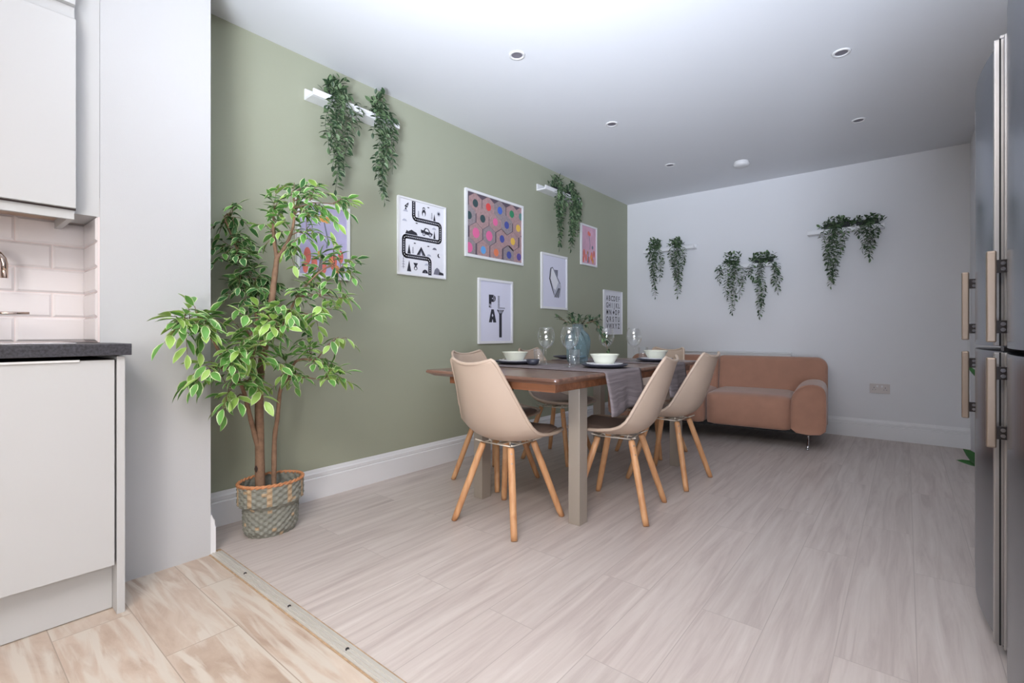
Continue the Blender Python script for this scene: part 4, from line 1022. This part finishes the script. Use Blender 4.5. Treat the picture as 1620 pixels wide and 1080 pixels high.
for name, (pts, r0, r1) in BR.items():
    P3 = [Vector(p)-OF for p in pts]; sm_ = []
    for i in range(len(P3)-1):
        a = P3[max(i-1, 0)]; b_ = P3[i]; c_ = P3[i+1]; d_ = P3[min(i+2, len(P3)-1)]
        for k in range(5):
            q = k/5; sm_.append(0.5*((2*b_)+(-a+c_)*q+(2*a-5*b_+4*c_-d_)*q*q+(-a+3*b_-3*c_+d_)*q*q*q))
    sm_.append(P3[-1]); n_ = len(sm_)
    mb = MB(); rnd = random.Random(len(name))
    mb.tube(sm_, [r0+(r1-r0)*i/(n_-1)+0.0008*math.sin(i*2.1) for i in range(n_)], 12)
    if name == 'trunk': 
        mb.lathe([(0, 0.0), (0.7, 0.0), (1, 0.3)], (0, 0, 0), 4) if False else None
    mb.build('trunk' if name in ('trunk', 'right') else 'branch', M['bark'], ft, fix=False)
    allp += [p for p in sm_ if p.z > 0.42]
b = MB(); kc = Vector((0.2405, -4.4445, 0.305))-OF
b.grid(lambda u, v: tuple(kc+Vector((0.008*(u-0.5)*2*0.774*math.sin(PI*v), 0.008*(u-0.5)*2*0.63*math.sin(PI*v), 0.036*(v-0.5)))+Vector((0.6, -0.77, 0))*0.0035), 4, 8); b.build('knot', M['dark_hole'], ft, fix=False)
CL = [(0.373, -4.332, 1.662, 0.075), (0.412, -4.299, 1.562, 0.084), (0.506, -4.223, 1.583, 0.096), (0.559, -4.179, 1.574, 0.06), (0.3, -4.391, 1.529, 0.084), (0.186, -4.484, 1.517, 0.066), (0.15, -4.547, 1.496, 0.054), (0.256, -4.427, 1.45, 0.075), (0.41, -4.365, 1.44, 0.088), (0.368, -4.336, 1.372, 0.066), (0.473, -4.25, 1.426, 0.075), (0.16, -4.534, 1.36, 0.115), (0.15, -4.477, 1.267, 0.115), (0.16, -4.396, 1.239, 0.094), (0.16, -4.519, 1.161, 0.105), (0.16, -4.39, 1.17, 0.09), (0.407, -4.239, 1.289, 0.086), (0.488, -4.173, 1.301, 0.086), (0.55, -4.122, 1.255, 0.074), (0.454, -4.265, 1.128, 0.084), (0.495, -4.167, 1.132, 0.086), (0.548, -4.124, 1.119, 0.046), (0.565, -4.433, 1.06, 0.077), (0.503, -4.483, 1.049, 0.069), (0.583, -4.289, 1.034, 0.072), (0.559, -4.179, 0.959, 0.042), (0.438, -4.278, 0.959, 0.048), (0.442, -4.727, 1.052, 0.064), (0.492, -4.815, 1.03, 0.061), (0.53, -4.849, 0.957, 0.066), (0.485, -4.757, 0.958, 0.07), (0.415, -4.62, 1.009, 0.059), (0.483, -4.564, 0.929, 0.081), (0.537, -4.52, 0.958, 0.075), (0.537, -4.52, 0.859, 0.081), (0.46, -4.583, 0.848, 0.067), (0.463, -4.774, 0.801, 0.062), (0.471, -4.703, 0.807, 0.064), (0.438, -4.665, 0.714, 0.066), (0.415, -4.62, 0.671, 0.04), (0.368, -4.464, 0.757, 0.072), (0.333, -4.364, 0.781, 0.06), (0.438, -4.278, 0.836, 0.075), (0.499, -4.229, 0.781, 0.084), (0.541, -4.195, 0.724, 0.072), (0.403, -4.307, 0.748, 0.066), (0.606, -4.464, 0.977, 0.054), (0.457, -4.263, 1.526, 0.072), (0.15, -4.429, 1.406, 0.07), (0.31, -4.512, 0.898, 0.069)]
rnd = random.Random(21); lb = MB(); sb = MB()
for ci, (x, y, z, r) in enumerate(CL):
    c = Vector((x, y, z))-OF
    near = min(allp, key=lambda p: (p-c).length+max(0, p.z-c.z)*1.5)
    d = (c-near); dist = d.length; dn = d.normalized() if dist > 0.02 else Vector((0, 0, 1))
    ent = c-dn*r*0.9
    if dist > r: sb.tube([near, near.lerp(ent, 0.5)+Vector((0, 0, 0.015)), ent], [0.0032, 0.0026, 0.002], 6)
    nt2 = 3 if r < 0.06 else (5 if r < 0.09 else 7)
    if x > 0.36 and z > 1.3: nt2 -= 1
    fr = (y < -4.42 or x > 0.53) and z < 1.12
    for k in range(nt2):
        td = (dn*0.55+rvec(rnd).normalized()*0.9+Vector((0, 0, 0.15))).normalized(); L = r*rnd.uniform(1.1, 1.6)
        st = ent if dist > r else near
        st = st+rvec(rnd)*0.01
        pts = [st, st+td*L*0.5+Vector((0, 0, 0.012)), st+td*L-Vector((0, 0, 0.020*L/0.1))]
        sb.tube(pts, [0.0017, 0.0013, 0.0009], 5)
        nl = max(3, int(L/0.0165))
        for j in range(nl):
            q = 0.15+0.85*j/(nl-1); p = pts[0].lerp(pts[1], q*2) if q < 0.5 else pts[1].lerp(pts[2], q*2-1)
            sd = td.cross(Vector((0, 0, 1))).normalized()*(1 if j % 2 else -1)
            dr = td*0.5+sd*rnd.uniform(0.4, 1.0)+Vector((0, 0, rnd.uniform(-0.85, 0.15)))
            if j == nl-1: dr = td+Vector((0, 0, -0.4))
            Ls = rnd.uniform(0.050, 0.074)*(1.1 if fr else 0.95)
            tip = p+dr.normalized()*Ls+OF
            if tip.x < 0.03: dr.x = abs(dr.x); 
            if (tip.x < NX+0.02 and tip.y < NY+0.02) or (p+OF).x < 0.03: continue
            if (p+OF).x < NX+0.02 and (p+OF).y < NY+0.03: continue
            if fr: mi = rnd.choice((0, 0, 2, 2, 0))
            elif x < 0.2: mi = rnd.choice((1, 1, 1, 0))  # wall-side clusters: the partition's shade is put into darker leaf colours
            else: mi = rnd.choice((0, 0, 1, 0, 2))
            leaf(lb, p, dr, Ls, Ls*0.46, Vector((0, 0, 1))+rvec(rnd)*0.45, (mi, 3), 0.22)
sb.build('twigs', M['twig'], ft, fix=False)
lb.build('foliage', [M['leaf'], M['leaf_dark'], M['leaf_lime'], M['leaf_edge']], ft, fix=False)
# soil inside the basket
b = MB(); b.lathe([(1.0, 0.0), (0.0, 0.006)], n=48, sx=0.088, sy=0.115); b.lathe([(1.0, -0.075), (1.0, 0.0)], n=48, sx=0.088, sy=0.115)
o = b.build('soil', M['soil'], ft, fix=False); o.location = (0.022, 0.015, 0.0)

# ------------------------------------------------------------ plant hidden behind the fridges, only leaf tips show
t = thing('potted_plant', 'broad-leaved green plant behind the fridges, only a few leaf tips showing', 'plant', (3.06, -2.56, 0))
b = MB(); b.lathe([(0, 0.0), (0.10, 0.0), (0.13, 0.22), (0.122, 0.22), (0.11, 0.19), (0, 0.19)], n=36); b.build('pot', M['pot_dark'], t)
b = MB(); lb = MB(); O2 = Vector((3.06, -2.56, 0))
def big_leaf(tip, basep, W_): 
    tip = Vector(tip)-O2; basep = Vector(basep)-O2; d = tip-basep
    leaf(lb, basep, d, d.length, W_, Vector((0.3, -0.6, 0.75)), (0, 0), 0.06, edge=False)
for tip, bp_, W_ in (((2.824, -2.335, 0.350), (2.915, -2.285, 0.318), 0.030), ((2.850, -2.309, 0.400), (2.905, -2.290, 0.318), 0.064), ((2.862, -2.30, 0.800), (2.905, -2.30, 0.728), 0.030),
                   ((2.91, -2.38, 0.55), (2.99, -2.45, 0.48), 0.05), ((3.0, -2.35, 0.62), (3.03, -2.45, 0.52), 0.05), ((3.02, -2.4, 0.80), (3.04, -2.47, 0.70), 0.05)):
    big_leaf(tip, bp_, W_)
    m_ = (Vector(bp_)-O2); b.tube([Vector((0, 0, 0.192)), Vector((m_.x*0.35, m_.y*0.35, 0.192+(m_.z-0.192)*0.6)), m_], [0.004, 0.003, 0.002], 6)
b.build('stems', M['ivy'], t, fix=False); lb.build('foliage', [M['leaf_dark']], t, fix=False)
